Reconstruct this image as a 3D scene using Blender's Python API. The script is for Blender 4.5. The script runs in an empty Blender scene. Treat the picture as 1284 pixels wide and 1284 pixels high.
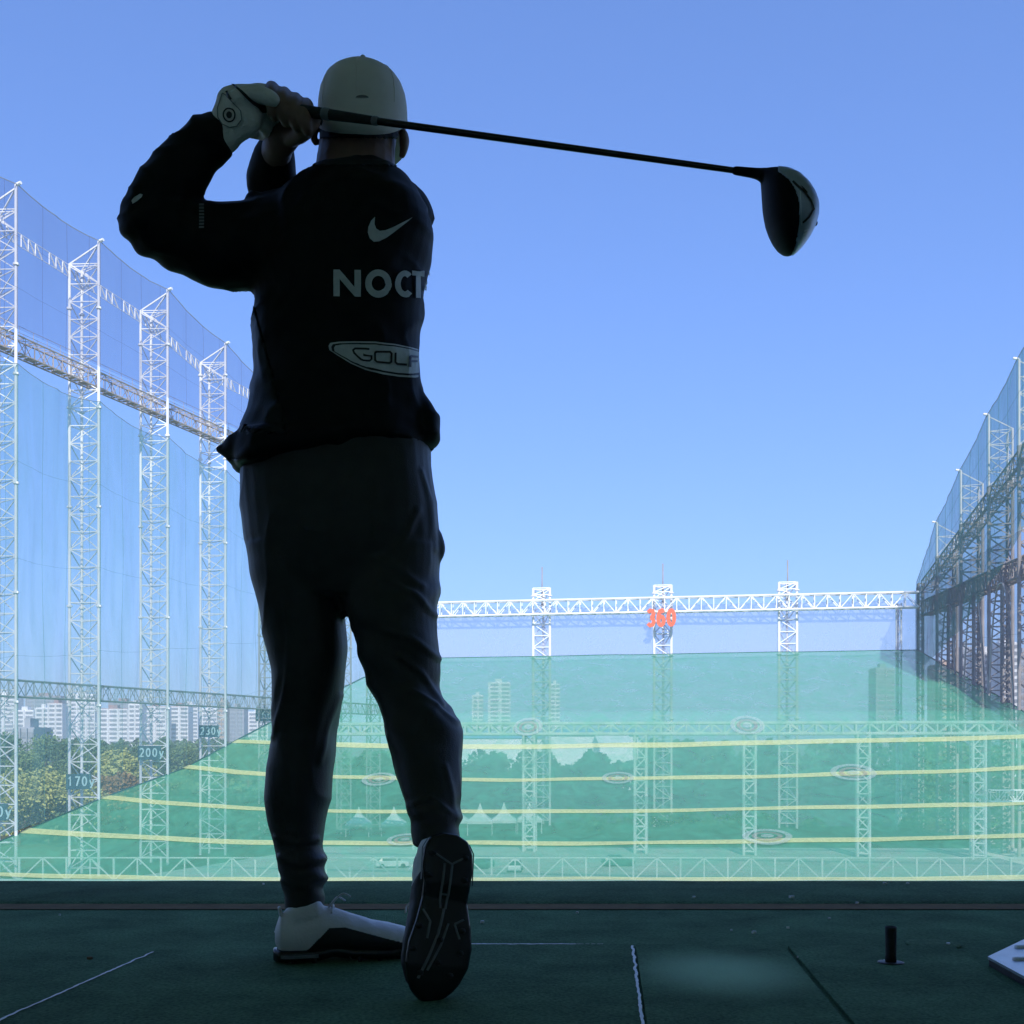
import bpy, bmesh, math, random
from mathutils import Vector, Matrix, noise
from mathutils.bvhtree import BVHTree
from mathutils.geometry import tessellate_polygon
random.seed(7)
C = bpy.data.collections.new('scene'); bpy.context.scene.collection.children.link(C)
scene = bpy.context.scene
F, CX, HY, CH = 1400.0, 642.0, 930.0, 0.42      # focal length, centre, horizon (photo pixels), camera height
def P(px, py, Z): return Vector(((px-CX)/F*Z, Z, CH+(HY-py)/F*Z))
def U(px): return (px-CX)/F
def FL(px, py):                                   # point of the deck floor
    Z = CH*F/(py-HY); return Vector(((px-CX)/F*Z, Z, 0))
GZ = -16.5
# ------------------------------------------------------------------ materials
def srgb(r, g, b):
    f = lambda c: (c/255/12.92) if c <= 10 else ((c/255+.055)/1.055)**2.4
    return (f(r), f(g), f(b))
def mat(name, col, rough=.6, metal=0, var=.15, scale=8, bump=0, bscale=None, spec=.5, sheen=0, stretch=(1,1,1), big=0):
    m = bpy.data.materials.new(name); m.use_nodes = True
    nt = m.node_tree; N = nt.nodes; L = nt.links; b = N['Principled BSDF']
    b.inputs['Roughness'].default_value = rough; b.inputs['Metallic'].default_value = metal
    b.inputs['Specular IOR Level'].default_value = spec
    b.inputs['Sheen Weight'].default_value = sheen
    tc = N.new('ShaderNodeTexCoord'); mp = N.new('ShaderNodeMapping'); L.new(tc.outputs['Object'], mp.inputs['Vector'])
    mp.inputs['Scale'].default_value = stretch
    nz = N.new('ShaderNodeTexNoise'); nz.inputs['Scale'].default_value = scale; nz.inputs['Detail'].default_value = 5
    L.new(mp.outputs[0], nz.inputs['Vector'])
    mx = N.new('ShaderNodeMix'); mx.data_type = 'RGBA'
    mx.inputs['A'].default_value = (*[max(0, c*(1-var*1.6)) for c in col], 1)
    mx.inputs['B'].default_value = (*[min(1, c*(1+var*1.6)) for c in col], 1)
    L.new(nz.outputs['Fac'], mx.inputs['Factor']); L.new(mx.outputs['Result'], b.inputs['Base Color'])
    if big:
        n3 = N.new('ShaderNodeTexNoise'); n3.inputs['Scale'].default_value = big; n3.inputs['Detail'].default_value = 6; n3.inputs['Roughness'].default_value = .65
        L.new(mp.outputs[0], n3.inputs['Vector'])
        r3 = N.new('ShaderNodeMapRange'); r3.inputs['From Min'].default_value = .3; r3.inputs['From Max'].default_value = .7; r3.inputs['To Min'].default_value = .62; r3.inputs['To Max'].default_value = 1.35
        v3 = N.new('ShaderNodeVectorMath'); v3.operation = 'SCALE'
        L.new(n3.outputs['Fac'], r3.inputs['Value']); L.new(mx.outputs['Result'], v3.inputs[0]); L.new(r3.outputs[0], v3.inputs['Scale']); L.new(v3.outputs[0], b.inputs['Base Color'])
    if bump:
        n2 = N.new('ShaderNodeTexNoise'); n2.inputs['Scale'].default_value = bscale or scale*4; n2.inputs['Detail'].default_value = 6
        L.new(mp.outputs[0], n2.inputs['Vector'])
        bp = N.new('ShaderNodeBump'); bp.inputs['Strength'].default_value = bump; bp.inputs['Distance'].default_value = .01
        L.new(n2.outputs['Fac'], bp.inputs['Height']); L.new(bp.outputs[0], b.inputs['Normal'])
    return m
def netmat(name, col, alpha, amp=.08, scale=.6, stretch=(1,1,1), trans=.5):
    m = bpy.data.materials.new(name); m.use_nodes = True
    nt = m.node_tree; N = nt.nodes; L = nt.links; N.remove(N['Principled BSDF']); out = N['Material Output']
    d = N.new('ShaderNodeBsdfDiffuse'); d.inputs['Color'].default_value = (*col, 1)
    t = N.new('ShaderNodeBsdfTranslucent'); t.inputs['Color'].default_value = (*col, 1)
    s = N.new('ShaderNodeMixShader'); s.inputs[0].default_value = trans
    L.new(d.outputs[0], s.inputs[1]); L.new(t.outputs[0], s.inputs[2])
    tr = N.new('ShaderNodeBsdfTransparent'); mx = N.new('ShaderNodeMixShader')
    L.new(tr.outputs[0], mx.inputs[1]); L.new(s.outputs[0], mx.inputs[2]); L.new(mx.outputs[0], out.inputs['Surface'])
    tc = N.new('ShaderNodeTexCoord'); mp = N.new('ShaderNodeMapping'); mp.inputs['Scale'].default_value = stretch
    L.new(tc.outputs['Object'], mp.inputs['Vector'])
    nz = N.new('ShaderNodeTexNoise'); nz.inputs['Scale'].default_value = scale; nz.inputs['Detail'].default_value = 3; nz.inputs['Distortion'].default_value = 1.2
    L.new(mp.outputs[0], nz.inputs['Vector'])
    mr = N.new('ShaderNodeMapRange'); mr.inputs['From Min'].default_value = .3; mr.inputs['From Max'].default_value = .7
    mr.inputs['To Min'].default_value = alpha-amp; mr.inputs['To Max'].default_value = alpha+amp
    L.new(nz.outputs['Fac'], mr.inputs['Value']); L.new(mr.outputs[0], mx.inputs[0])
    return m
M = {}
M['white_steel'] = mat('white_steel', (.8,.8,.8), .5, var=.08, scale=.5)
M['grey_steel'] = mat('grey_steel', (.36,.38,.36), .5, var=.2, scale=.4)
M['rust_steel'] = mat('rust_steel', (.42,.36,.32), .6, var=.35, scale=.6)
M['dark_steel'] = mat('dark_steel', (.34,.31,.30), .6, var=.35, scale=.5)  # backlit shade of the right wall put into this tone; rods use it too
M['jacket'] = mat('jacket', (.006,.0065,.0075), .6, var=.3, scale=40, bump=.1, bscale=300, spec=.16)
M['panel'] = mat('panel', (.010,.012,.013), .5, var=.3, scale=40, bump=.1, bscale=300, spec=.22)
M['trousers'] = mat('trousers', (.032,.031,.031), .48, var=.2, scale=40, bump=.15, bscale=400, spec=.3, sheen=.08)
M['skin'] = mat('skin', (.22,.12,.085), .5, var=.12, scale=60, bump=.1, bscale=500)
M['hair'] = mat('hair', (.012,.01,.009), .6, var=.3, scale=200, bump=.5, bscale=600)
M['cap'] = mat('cap', (.88,.80,.75), .8, var=.06, scale=30, bump=.15, bscale=500)
M['glove'] = mat('glove', (.86,.80,.75), .6, var=.08, scale=50, bump=.25, bscale=180)
M['black'] = mat('black', (.012,.012,.013), .5, var=.2, scale=40)
M['gloss_black'] = mat('gloss_black', (.008,.008,.01), .25, var=.2, scale=20)
M['rubber'] = mat('rubber', (.015,.015,.015), .7, var=.3, scale=80, bump=.3, bscale=300)
M['grey_print'] = mat('grey_print', (.68,.68,.68), .6, var=.15, scale=60, bump=.1, bscale=400)
M['shoe_white'] = mat('shoe_white', (.78,.75,.76), .5, var=.1, scale=30, bump=.15, bscale=200)
M['shoe_grey'] = mat('shoe_grey', (.16,.17,.18), .45, var=.2, scale=40)
M['carbon'] = mat('carbon', (.006,.006,.007), .6, var=.4, scale=60, spec=.12)
M['sole_metal'] = mat('sole_metal', (.42,.46,.55), .35, metal=.35, var=.25, scale=40)
M['silver'] = mat('silver', (.62,.66,.72), .3, metal=.7, var=.15, scale=20)
M['eye'] = mat('eye', (.6,.6,.58), .2, var=.02)
M['turf'] = mat('turf', (.102,.21,.11), .95, big=5, var=.5, scale=130, bump=1, bscale=220, spec=.1)
M['turf_edge'] = mat('turf_edge', (.09,.17,.09), .95, big=3, var=.5, scale=130, bump=.8, bscale=200, spec=.1)
M['mat'] = mat('mat', (.10,.205,.108), .95, big=6, var=.55, scale=150, bump=1, bscale=260, spec=.1)
M['orange'] = mat('orange', (.17,.115,.055), .9, var=.3, scale=20, spec=.1)
M['bright_white'] = mat('bright_white', (.93,.93,.93), .6, var=.2, scale=60)
M['groove'] = mat('groove', (.17,.18,.19), .5, var=.2, scale=60)
M['concrete'] = mat('concrete', (.86,.77,.64), .9, var=.15, scale=2, bump=.3)
M['green_net'] = netmat('green_net', (.11,.47,.31), .60, .10, .35, (1,.6,1), .35)
M['side_net'] = netmat('side_net', (.2,.5,.48), .35, .09, .35, (1,1,.15), .5)
M['upper_net'] = netmat('upper_net', (.12,.15,.34), .26, .03, .3, (1,1,.2), .5)
M['teal_net'] = netmat('teal_net', (.06,.33,.30), .54, .06, .5, (1,1,.2), .5)
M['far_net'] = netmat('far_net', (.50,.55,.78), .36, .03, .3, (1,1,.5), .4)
M['dark_net'] = netmat('dark_net', (.10,.11,.17), .36, .1, .5, (1,1,.25), .4)
M['band'] = netmat('band', (.70,.76,.38), .6, .12, 2, (1,1,1), .3)
M['ring_white'] = netmat('ring_white', (.62,.72,.70), .38, .12, 2)
M['ring_red'] = netmat('ring_red', (.5,.40,.38), .36, .12, 2)
M['net_rope'] = mat('net_rope', (.02,.12,.10), .8)
M['sign_board'] = mat('sign_board', (.02,.09,.11), .6)
M['sign_text'] = mat('sign_text', (.42,.62,.62), .6, var=.05)
M['orange_sign'] = mat('orange_sign', (.85,.13,.05), .5, var=.05)
M['tent'] = mat('tent', (.8,.8,.8), .6, var=.05, scale=1)
M['asphalt'] = mat('asphalt', (.52,.52,.48), .9, var=.2, scale=.2, bump=.2)
M['grass'] = mat('grass', (.045,.075,.025), .95, var=.4, scale=.05, bump=.3, bscale=2)
M['trunk'] = mat('trunk', (.12,.09,.06), .9, var=.3, scale=3)
M['apt'] = mat('apt', (.8,.8,.8), .8, var=.04, scale=.05)
M['apt_grey'] = mat('apt_grey', (.34,.36,.4), .8, var=.06, scale=.05)
M['apt_tan'] = mat('apt_tan', (.5,.36,.26), .8, var=.08, scale=.05)
M['window'] = mat('window', (.27,.29,.32), .3, var=.3, scale=.05)
M['roof_brown'] = mat('roof_brown', (.35,.22,.2), .8, var=.1, scale=.05)
M['blue_roof'] = mat('blue_roof', (.16,.33,.55), .6, var=.15, scale=.1)
M['car_white'] = mat('car_white', (.75,.76,.77), .3, var=.02)
M['car_green'] = mat('car_green', (.05,.12,.1), .3, var=.05)
M['glass'] = mat('glass', (.03,.04,.05), .1, var=.05)
def leafmat(name, a, b):
    m = mat(name, a, .8, var=.3, scale=.4)
    nt = m.node_tree; N = nt.nodes; L = nt.links
    oi = N.new('ShaderNodeNewGeometry'); mx = N.new('ShaderNodeMix'); mx.data_type = 'RGBA'
    mx.inputs['A'].default_value = (*a,1); mx.inputs['B'].default_value = (*b,1)
    L.new(oi.outputs['Random Per Island'], mx.inputs['Factor']); L.new(mx.outputs['Result'], N['Principled BSDF'].inputs['Base Color'])
    return m
M['leaf_green'] = leafmat('leaf_green', (.09,.15,.04), (.19,.27,.09))
M['leaf_dark'] = leafmat('leaf_dark', (.06,.12,.045), (.13,.2,.07))
M['leaf_yellow'] = leafmat('leaf_yellow', (.27,.32,.09), (.42,.43,.13))
M['leaf_wood'] = leafmat('leaf_wood', (.05,.11,.05), (.08,.15,.065))
M['leaf_rust'] = leafmat('leaf_rust', (.16,.10,.04), (.28,.18,.06))
# ------------------------------------------------------------------ helpers
ORG = {}
def link(o, parent=None):
    C.objects.link(o)
    if parent: o.parent = parent
    return o
def tag(o, label=None, cat=None, group=None, kind=None):
    if label: o['label'] = label
    if cat: o['category'] = cat
    if group: o['group'] = group
    if kind: o['kind'] = kind
    return o
def thing(name, label, cat, loc=(0,0,0), group=None):
    o = bpy.data.objects.new(name, None); o.empty_display_size = .2; link(o); o.location = loc; ORG[o.name] = Vector(loc)
    return tag(o, label, cat, group)
class MB:
    def __init__(s): s.v = []; s.f = []
    def add(s, vs, fs):
        k = len(s.v); s.v += [Vector(v) for v in vs]; s.f += [tuple(i+k for i in f) for f in fs]; return s
    def beam(s, a, b, r, n=4):
        a = Vector(a); b = Vector(b); d = (b-a)
        if d.length < 1e-6: return s
        d.normalize(); u = d.cross(Vector((0,0,1)) if abs(d.z) < .9 else Vector((1,0,0))).normalized(); w = d.cross(u)
        vs = []
        for c in (a, b):
            for i in range(n):
                t = 2*math.pi*(i+.5)/n; vs.append(c+u*math.cos(t)*r+w*math.sin(t)*r)
        fs = [(i, (i+1)%n, n+(i+1)%n, n+i) for i in range(n)]+[tuple(range(n))[::-1], tuple(range(n, 2*n))]
        return s.add(vs, fs)
    def box(s, lo, hi, X=Vector((1,0,0)), Y=Vector((0,1,0)), O=Vector((0,0,0))):
        vs = []
        for z in (lo[2], hi[2]):
            for x, y in ((lo[0],lo[1]),(hi[0],lo[1]),(hi[0],hi[1]),(lo[0],hi[1])):
                vs.append(O+X*x+Y*y+Vector((0,0,z)))
        return s.add(vs, [(3,2,1,0),(4,5,6,7),(0,1,5,4),(1,2,6,5),(2,3,7,6),(3,0,4,7)])
    def prism(s, pts, z0, z1):
        n = len(pts)
        return s.add([(p[0],p[1],z0) for p in pts]+[(p[0],p[1],z1) for p in pts],
            [tuple(range(n))[::-1], tuple(range(n,2*n))]+[(i,(i+1)%n,n+(i+1)%n,n+i) for i in range(n)])
    def grid(s, rows):
        n = len(rows[0]); vs = [p for r in rows for p in r]
        return s.add(vs, [(i*n+j, i*n+j+1, (i+1)*n+j+1, (i+1)*n+j) for i in range(len(rows)-1) for j in range(n-1)])
    def rings(s, rings, cap=True):
        n = len(rings[0]); vs = [p for r in rings for p in r]
        fs = [(i*n+j, i*n+(j+1)%n, (i+1)*n+(j+1)%n, (i+1)*n+j) for i in range(len(rings)-1) for j in range(n)]
        if cap: fs += [tuple(range(n))[::-1], tuple(range((len(rings)-1)*n, len(rings)*n))]
        return s.add(vs, fs)
    def tube(s, pts, rad, n=16, ref=Vector((0,1,0))):
        """pts 3D, rad list of r or (ra,rb); rb along ref; rounded ends"""
        pts = [Vector(p) for p in pts]; R = [(r, r) if not isinstance(r, tuple) else r for r in rad]
        # resample with catmull-rom
        P2 = []; R2 = []
        k = len(pts)
        for i in range(k-1):
            p0 = pts[max(i-1,0)]; p1 = pts[i]; p2 = pts[i+1]; p3 = pts[min(i+2,k-1)]
            q0 = R[max(i-1,0)]; q1 = R[i]; q2 = R[i+1]; q3 = R[min(i+2,k-1)]
            m = 5
            for j in range(m+(1 if i == k-2 else 0)):
                t = j/m
                cr = lambda a,b,c,d: .5*((2*b)+(c-a)*t+(2*a-5*b+4*c-d)*t*t+(3*b-a-3*c+d)*t**3)
                P2.append(cr(p0,p1,p2,p3)); R2.append((cr(q0[0],q1[0],q2[0],q3[0]), cr(q0[1],q1[1],q2[1],q3[1])))
        rings = []
        K = len(P2)
        for i in range(K):
            d = (P2[min(i+1,K-1)]-P2[max(i-1,0)]).normalized()
            b = (ref-d*ref.dot(d)); b = b.normalized() if b.length > .05 else d.orthogonal().normalized()
            a = b.cross(d).normalized()
            def ring(c, sc): return [c+a*math.cos(2*math.pi*j/n)*R2[i][0]*sc+b*math.sin(2*math.pi*j/n)*R2[i][1]*sc for j in range(n)]
            r = min(R2[i])
            if i == 0:
                for an in (80, 55, 30): rings.append(ring(P2[0]-d*r*math.sin(math.radians(an)), math.cos(math.radians(an))))
            rings.append(ring(P2[i], 1))
            if i == K-1:
                for an in (30, 55, 80): rings.append(ring(P2[i]+d*r*math.sin(math.radians(an)), math.cos(math.radians(an))))
        return s.rings(rings)
    def mesh(s, name, off=Vector((0,0,0))):
        me = bpy.data.meshes.new(name); me.from_pydata([v-off for v in s.v], [], s.f); me.update(); return me
    def build(s, name, m, parent=None, smooth=False, fix=False, kind=None):
        off = ORG.get(parent.name, Vector((0,0,0))) if parent else Vector((0,0,0))
        me = s.mesh(name, off)
        if fix:
            bm = bmesh.new(); bm.from_mesh(me); bmesh.ops.recalc_face_normals(bm, faces=bm.faces); bm.to_mesh(me); bm.free()
        me.materials.append(m)
        if smooth:
            for p in me.polygons: p.use_smooth = True
        o = bpy.data.objects.new(name, me); link(o, parent)
        ORG[o.name] = off
        if kind: o['kind'] = kind
        return o
def remesh(mb, vox, smooth=3, disp=None):
    """union of closed shells -> one continuous surface; returns MB"""
    me = mb.mesh('tmp'); bm = bmesh.new(); bm.from_mesh(me); bmesh.ops.recalc_face_normals(bm, faces=bm.faces); bm.to_mesh(me); bm.free()
    o = bpy.data.objects.new('tmp', me); C.objects.link(o)
    r = o.modifiers.new('r', 'REMESH'); r.mode = 'VOXEL'; r.voxel_size = vox
    if smooth:
        sm = o.modifiers.new('s', 'SMOOTH'); sm.iterations = smooth; sm.factor = .5
    dg = bpy.context.evaluated_depsgraph_get(); dg.update()
    ev = bpy.data.meshes.new_from_object(o.evaluated_get(dg))
    out = MB()
    if disp:
        nv = [(v.co.copy(), v.normal.copy()) for v in ev.vertices]
        out.v = [c+n*disp(c, n) for c, n in nv]
    else: out.v = [v.co.copy() for v in ev.vertices]
    out.f = [tuple(p.vertices) for p in ev.polygons]
    bpy.data.objects.remove(o); bpy.data.meshes.remove(ev)
    return out
def shell(mb, pred, off, thick=True, gf=None):
    """raised copy of the faces of mb whose centre satisfies pred"""
    me = mb.mesh('tmp'); nrm = [v.normal.copy() for v in me.vertices]
    out = MB(); mp = {}; mp2 = {}
    edges = {}
    for f in mb.f:
        c = sum((mb.v[i] for i in f), Vector())/len(f)
        if pred(c, me.vertices[f[0]].normal):
            g = []
            for i in f:
                if i not in mp: mp[i] = len(out.v); out.v.append(mb.v[i]+nrm[i]*off)
                g.append(mp[i])
            out.f.append(tuple(g))
            for a, b in zip(f, f[1:]+f[:1]): edges[(a, b)] = 1
    if gf:
        bd = set()
        for (a, b) in edges:
            if (b, a) not in edges: bd.add(a); bd.add(b)
        for a in bd:
            p = mb.v[a].copy(); n = nrm[a]
            for _ in range(3):
                g0 = gf(p); e = 2e-4; gr = Vector([(gf(p+Vector([e if q == k else 0 for q in range(3)]))-g0)/e for k in range(3)])
                gr -= n*gr.dot(n)
                if gr.length > .05:
                    st = gr*(g0/gr.length_squared)
                    if st.length > .006: st *= .006/st.length
                    p -= st
            out.v[mp[a]] = p+n*off
    if thick:
        for (a, b) in list(edges):
            if (b, a) not in edges:
                for i in (a, b):
                    if i not in mp2: mp2[i] = len(out.v); out.v.append(mb.v[i]-nrm[i]*.0006)
                out.f.append((mp[b], mp[a], mp2[a], mp2[b]))
    bpy.data.meshes.remove(me); return out
def poly_decal(polys, bvh, off, step=5):
    """2-D polygons (photo pixels) laid on a surface as a thin print; closed outline polygons"""
    out = MB(); cam = Vector((0,0,CH))
    for kk, pts in enumerate(polys):
        bm = bmesh.new(); vs = [bm.verts.new((p[0], p[1], 0)) for p in pts]
        for tri in tessellate_polygon([[Vector((p[0], p[1], 0)) for p in pts]]):
            try: bm.faces.new([vs[i] for i in tri])
            except Exception: pass
        xs = [p[0] for p in pts]; ys = [p[1] for p in pts]
        for ax, lo, hi in ((0, min(xs), max(xs)), (1, min(ys), max(ys))):
            k = math.ceil(lo/step)*step
            while k < hi:
                co = (k,0,0) if ax == 0 else (0,k,0); no = (1,0,0) if ax == 0 else (0,1,0)
                bmesh.ops.bisect_plane(bm, geom=bm.verts[:]+bm.edges[:]+bm.faces[:], plane_co=co, plane_no=no, dist=1e-5); k += step
        mp = {}
        for v in bm.verts:
            d = (P(v.co.x, v.co.y, 1)-cam).normalized(); h = bvh.ray_cast(cam, d)
            if h[0] is not None and h[1].dot(d) < -.05 or (h[0] is not None and h[1].dot(d) > .05):
                n = h[1] if h[1].dot(d) < 0 else -h[1]
                mp[v.index] = None; mp[v] = h[0]+n*(off+kk*.00005)
        idx = {}
        for f in bm.faces:
            if all(v in mp for v in f.verts):
                ps = [mp[v] for v in f.verts]
                if max((a-b).length for a in ps for b in ps) > .06: continue
                g = []
                for v in f.verts:
                    if v not in idx: idx[v] = len(out.v); out.v.append(mp[v])
                    g.append(idx[v])
                out.f.append(tuple(g))
        bm.free()
    return out
def ribbon(pts, w, closed=False):
    """list of quads (polygons) along a polyline"""
    n = len(pts); L = []; R = []
    for i in range(n):
        a = pts[(i-1)%n] if (closed or i > 0) else None; b = pts[i]; c = pts[(i+1)%n] if (closed or i < n-1) else None
        def nd(p, q):
            dx, dy = q[0]-p[0], q[1]-p[1]; l = math.hypot(dx, dy) or 1; return (-dy/l, dx/l)
        n1 = nd(a, b) if a else nd(b, c); n2 = nd(b, c) if c else n1
        mx, my = n1[0]+n2[0], n1[1]+n2[1]; l = mx*mx+my*my
        s = 2/max(l, .8); mx *= s*w/2; my *= s*w/2
        L.append((b[0]+mx, b[1]+my)); R.append((b[0]-mx, b[1]-my))
    m = n if closed else n-1
    return [[L[i], L[(i+1)%n], R[(i+1)%n], R[i]] for i in range(m)]
def arc(cx, cy, rx, ry, a0, a1, n=20): return [(cx+rx*math.cos(math.radians(a0+(a1-a0)*i/n)), cy-ry*math.sin(math.radians(a0+(a1-a0)*i/n))) for i in range(n+1)]
GLY = {  # stroke letters in a 0..1 x 0..1 box, y down
 '0':[('c', arc(.5,.5,.33,.42,0,342,18))], '1':[('o',[(.3,.25),(.55,.06),(.55,.95)])],
 '2':[('o',[(.18,.25),(.3,.1),(.65,.08),(.82,.28),(.75,.48),(.2,.92),(.85,.92)])],
 '3':[('o',[(.18,.18),(.4,.07),(.7,.1),(.8,.28),(.68,.45),(.45,.48)]),('o',[(.46,.5),(.72,.55),(.83,.73),(.68,.9),(.4,.94),(.16,.82)])],
 '4':[('o',[(.68,.95),(.68,.06),(.15,.68),(.6,.68)])],
 '6':[('o',[(.78,.2),(.6,.07),(.38,.12),(.2,.4),(.19,.6)]),('c', arc(.5,.68,.3,.25,0,340,16))],
 '7':[('o',[(.15,.08),(.85,.08),(.4,.95)])],
 '9':[('o',[(.22,.8),(.4,.93),(.62,.88),(.8,.6),(.81,.4)]),('c', arc(.5,.32,.3,.25,0,340,16))],
 'y':[('o',[(.18,.35),(.5,.92)]),('o',[(.84,.35),(.5,.98),(.28,1.18)])]}
def text_mesh(mb, txt, O, X, Zv, h, w=.62, gap=.12, stroke=.13, thick=.06, nrm=None, emit=None):
    """solid stroke letters standing in plane X/Zv; emit(mb) is called after every letter when given"""
    nrm = nrm or X.cross(Zv).normalized(); cx = 0
    for ch in txt:
        if emit: mb = MB()
        for sk, (kind, pts) in enumerate(GLY[ch]):
            P2 = [(cx+p[0]*w*h, p[1]*h) for p in pts]; rb = ribbon(P2, stroke*h, kind == 'c'); n = len(rb); t = thick+.003*sk
            k0 = len(mb.v)
            cs = [(q[0], q[3]) for q in rb]+([] if kind == 'c' else [(rb[-1][1], rb[-1][2])])
            for l, r in cs:
                for p, tt in ((l,0),(l,t),(r,t),(r,0)): mb.v.append(O+X*p[0]-Zv*p[1]+nrm*tt)
            m = len(cs)
            for i in range(m if kind == 'c' else m-1):
                j = (i+1)%m
                for e in range(4): mb.f.append((k0+i*4+e, k0+i*4+(e+1)%4, k0+j*4+(e+1)%4, k0+j*4+e))
            if kind != 'c': mb.f.append((k0,k0+1,k0+2,k0+3)[::-1]); mb.f.append(tuple(k0+(m-1)*4+e for e in range(4)))
        if emit: emit(mb)
        cx += (w+gap)*h
    return cx
# ------------------------------------------------------------------ world, sun, camera
w = bpy.data.worlds.new('World'); scene.world = w; w.use_nodes = True
nt = w.node_tree; bg = nt.nodes['Background']
sky = nt.nodes.new('ShaderNodeTexSky'); sky.sky_type = 'NISHITA'; sky.sun_disc = False
SUN_EL, SUN_AZ = 38, 176      # azimuth clockwise from the view direction (+Y)
sky.sun_elevation = math.radians(SUN_EL); sky.sun_rotation = math.radians(SUN_AZ)
sky.altitude = 60; sky.air_density = 1.0; sky.dust_density = .5; sky.ozone_density = 2.2
tint = nt.nodes.new('ShaderNodeMix'); tint.data_type = 'RGBA'; tint.blend_type = 'MULTIPLY'; tint.inputs['Factor'].default_value = 1
tint.inputs['B'].default_value = (4.45, 6.6, 11.6, 1)
pre = nt.nodes.new('ShaderNodeVectorMath'); pre.operation = 'SCALE'; pre.inputs['Scale'].default_value = .06
gam = nt.nodes.new('ShaderNodeGamma'); gam.inputs['Gamma'].default_value = .65
nt.links.new(sky.outputs[0], pre.inputs[0]); nt.links.new(pre.outputs[0], gam.inputs['Color']); nt.links.new(gam.outputs[0], tint.inputs['A']); nt.links.new(tint.outputs['Result'], bg.inputs['Color'])
bg.inputs['Strength'].default_value = .15
sl = bpy.data.lights.new('sun', 'SUN'); sl.energy = 4.2; sl.angle = math.radians(.5); sl.color = (1,.95,.88)
so = bpy.data.objects.new('sun', sl); link(so)
el, az = math.radians(SUN_EL), math.radians(SUN_AZ)
sd = Vector((math.sin(az)*math.cos(el), math.cos(az)*math.cos(el), math.sin(el)))
so.rotation_euler = sd.to_track_quat('Z', 'Y').to_euler()
cam = bpy.data.cameras.new('camera'); co = bpy.data.objects.new('camera', cam); link(co)
co.location = (0,0,CH); co.rotation_euler = (math.radians(90),0,0)
cam.sensor_width = 36; cam.lens = F/1284*36; cam.shift_y = (HY-642)/1284; cam.clip_end = 20000; cam.clip_start = .05
scene.camera = co
scene.view_settings.view_transform = 'Standard'; scene.view_settings.look = 'None'; scene.view_settings.exposure = .45; scene.view_settings.gamma = 1
scene.render.engine = 'CYCLES'
scene.cycles.max_bounces = 12; scene.cycles.transparent_max_bounces = 24
scene.render.resolution_x = 1024; scene.render.resolution_y = 1024
# ------------------------------------------------------------------ ground
g = MB(); g.add([(-4000,-600,GZ),(4000,-600,GZ),(4000,9000,GZ),(-4000,9000,GZ)], [(0,1,2,3)])
g.build('ground', M['grass'], kind='structure')
g = MB(); g.add([(-60,110,GZ+.02),(110,110,GZ+.02),(110,176,GZ+.02),(-30,180,GZ+.02)], [(0,1,2,3)])
g.build('car_park', M['asphalt'], kind='structure')
# ------------------------------------------------------------------ the bay
YE = CH*F/(1106-HY)                # front edge of the deck
b = MB(); b.box((-4,-2.2,-.3),(4,YE,0)); b.build('deck_floor', M['turf'], kind='structure')
b = MB(); yo = CH*F/(1134-HY)
rows = []
for i in range(61):
    x = -4+8*i/60
    rows.append([Vector((x, yo, .0005)), Vector((x, yo+.012, .006)), Vector((x, YE-.02, .006+.0015*noise.noise(Vector((x*9,0,0))))), Vector((x, YE+.008, .002)), Vector((x, YE+.008, -.3))])
b.grid(rows); b.build('deck_edge', M['turf_edge'], kind='structure', smooth=True)
b = MB(); y1 = CH*F/(1141-HY); rows = [[Vector((-4+8*i/80, y1+.002*noise.noise(Vector((i*.7,0,0))), .002)), Vector((-4+8*i/80, yo-.003, .002))] for i in range(81)]
b.grid(rows); b.build('deck_seam', M['orange'], kind='structure')
b = MB(); b.box((-4.2,-2.4,4.05),(4.2,YE-.1,4.35)); b.build('ceiling', M['concrete'], kind='structure')
b = MB(); b.box((-4.2,-2.4,-.3),(4.2,-2.2,4.05)); b.build('wall_back', M['concrete'], kind='structure')
b = MB(); b.box((-4.2,-2.2,-.3),(-4.0,YE-.1,4.05)); b.build('added_wall_left', M['concrete'], kind='structure')  # unseen side wall added to keep the bay dark
b = MB(); b.box((4.0,-2.2,-.3),(4.2,YE-.1,4.05)); b.build('added_wall_right', M['concrete'], kind='structure')  # matching added wall out of view, shuts out light from the right
b = MB(); b.box((-14,-12,GZ),(14,YE-.6,-.32)); b.build('range_building_base', M['concrete'], kind='structure')
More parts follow.
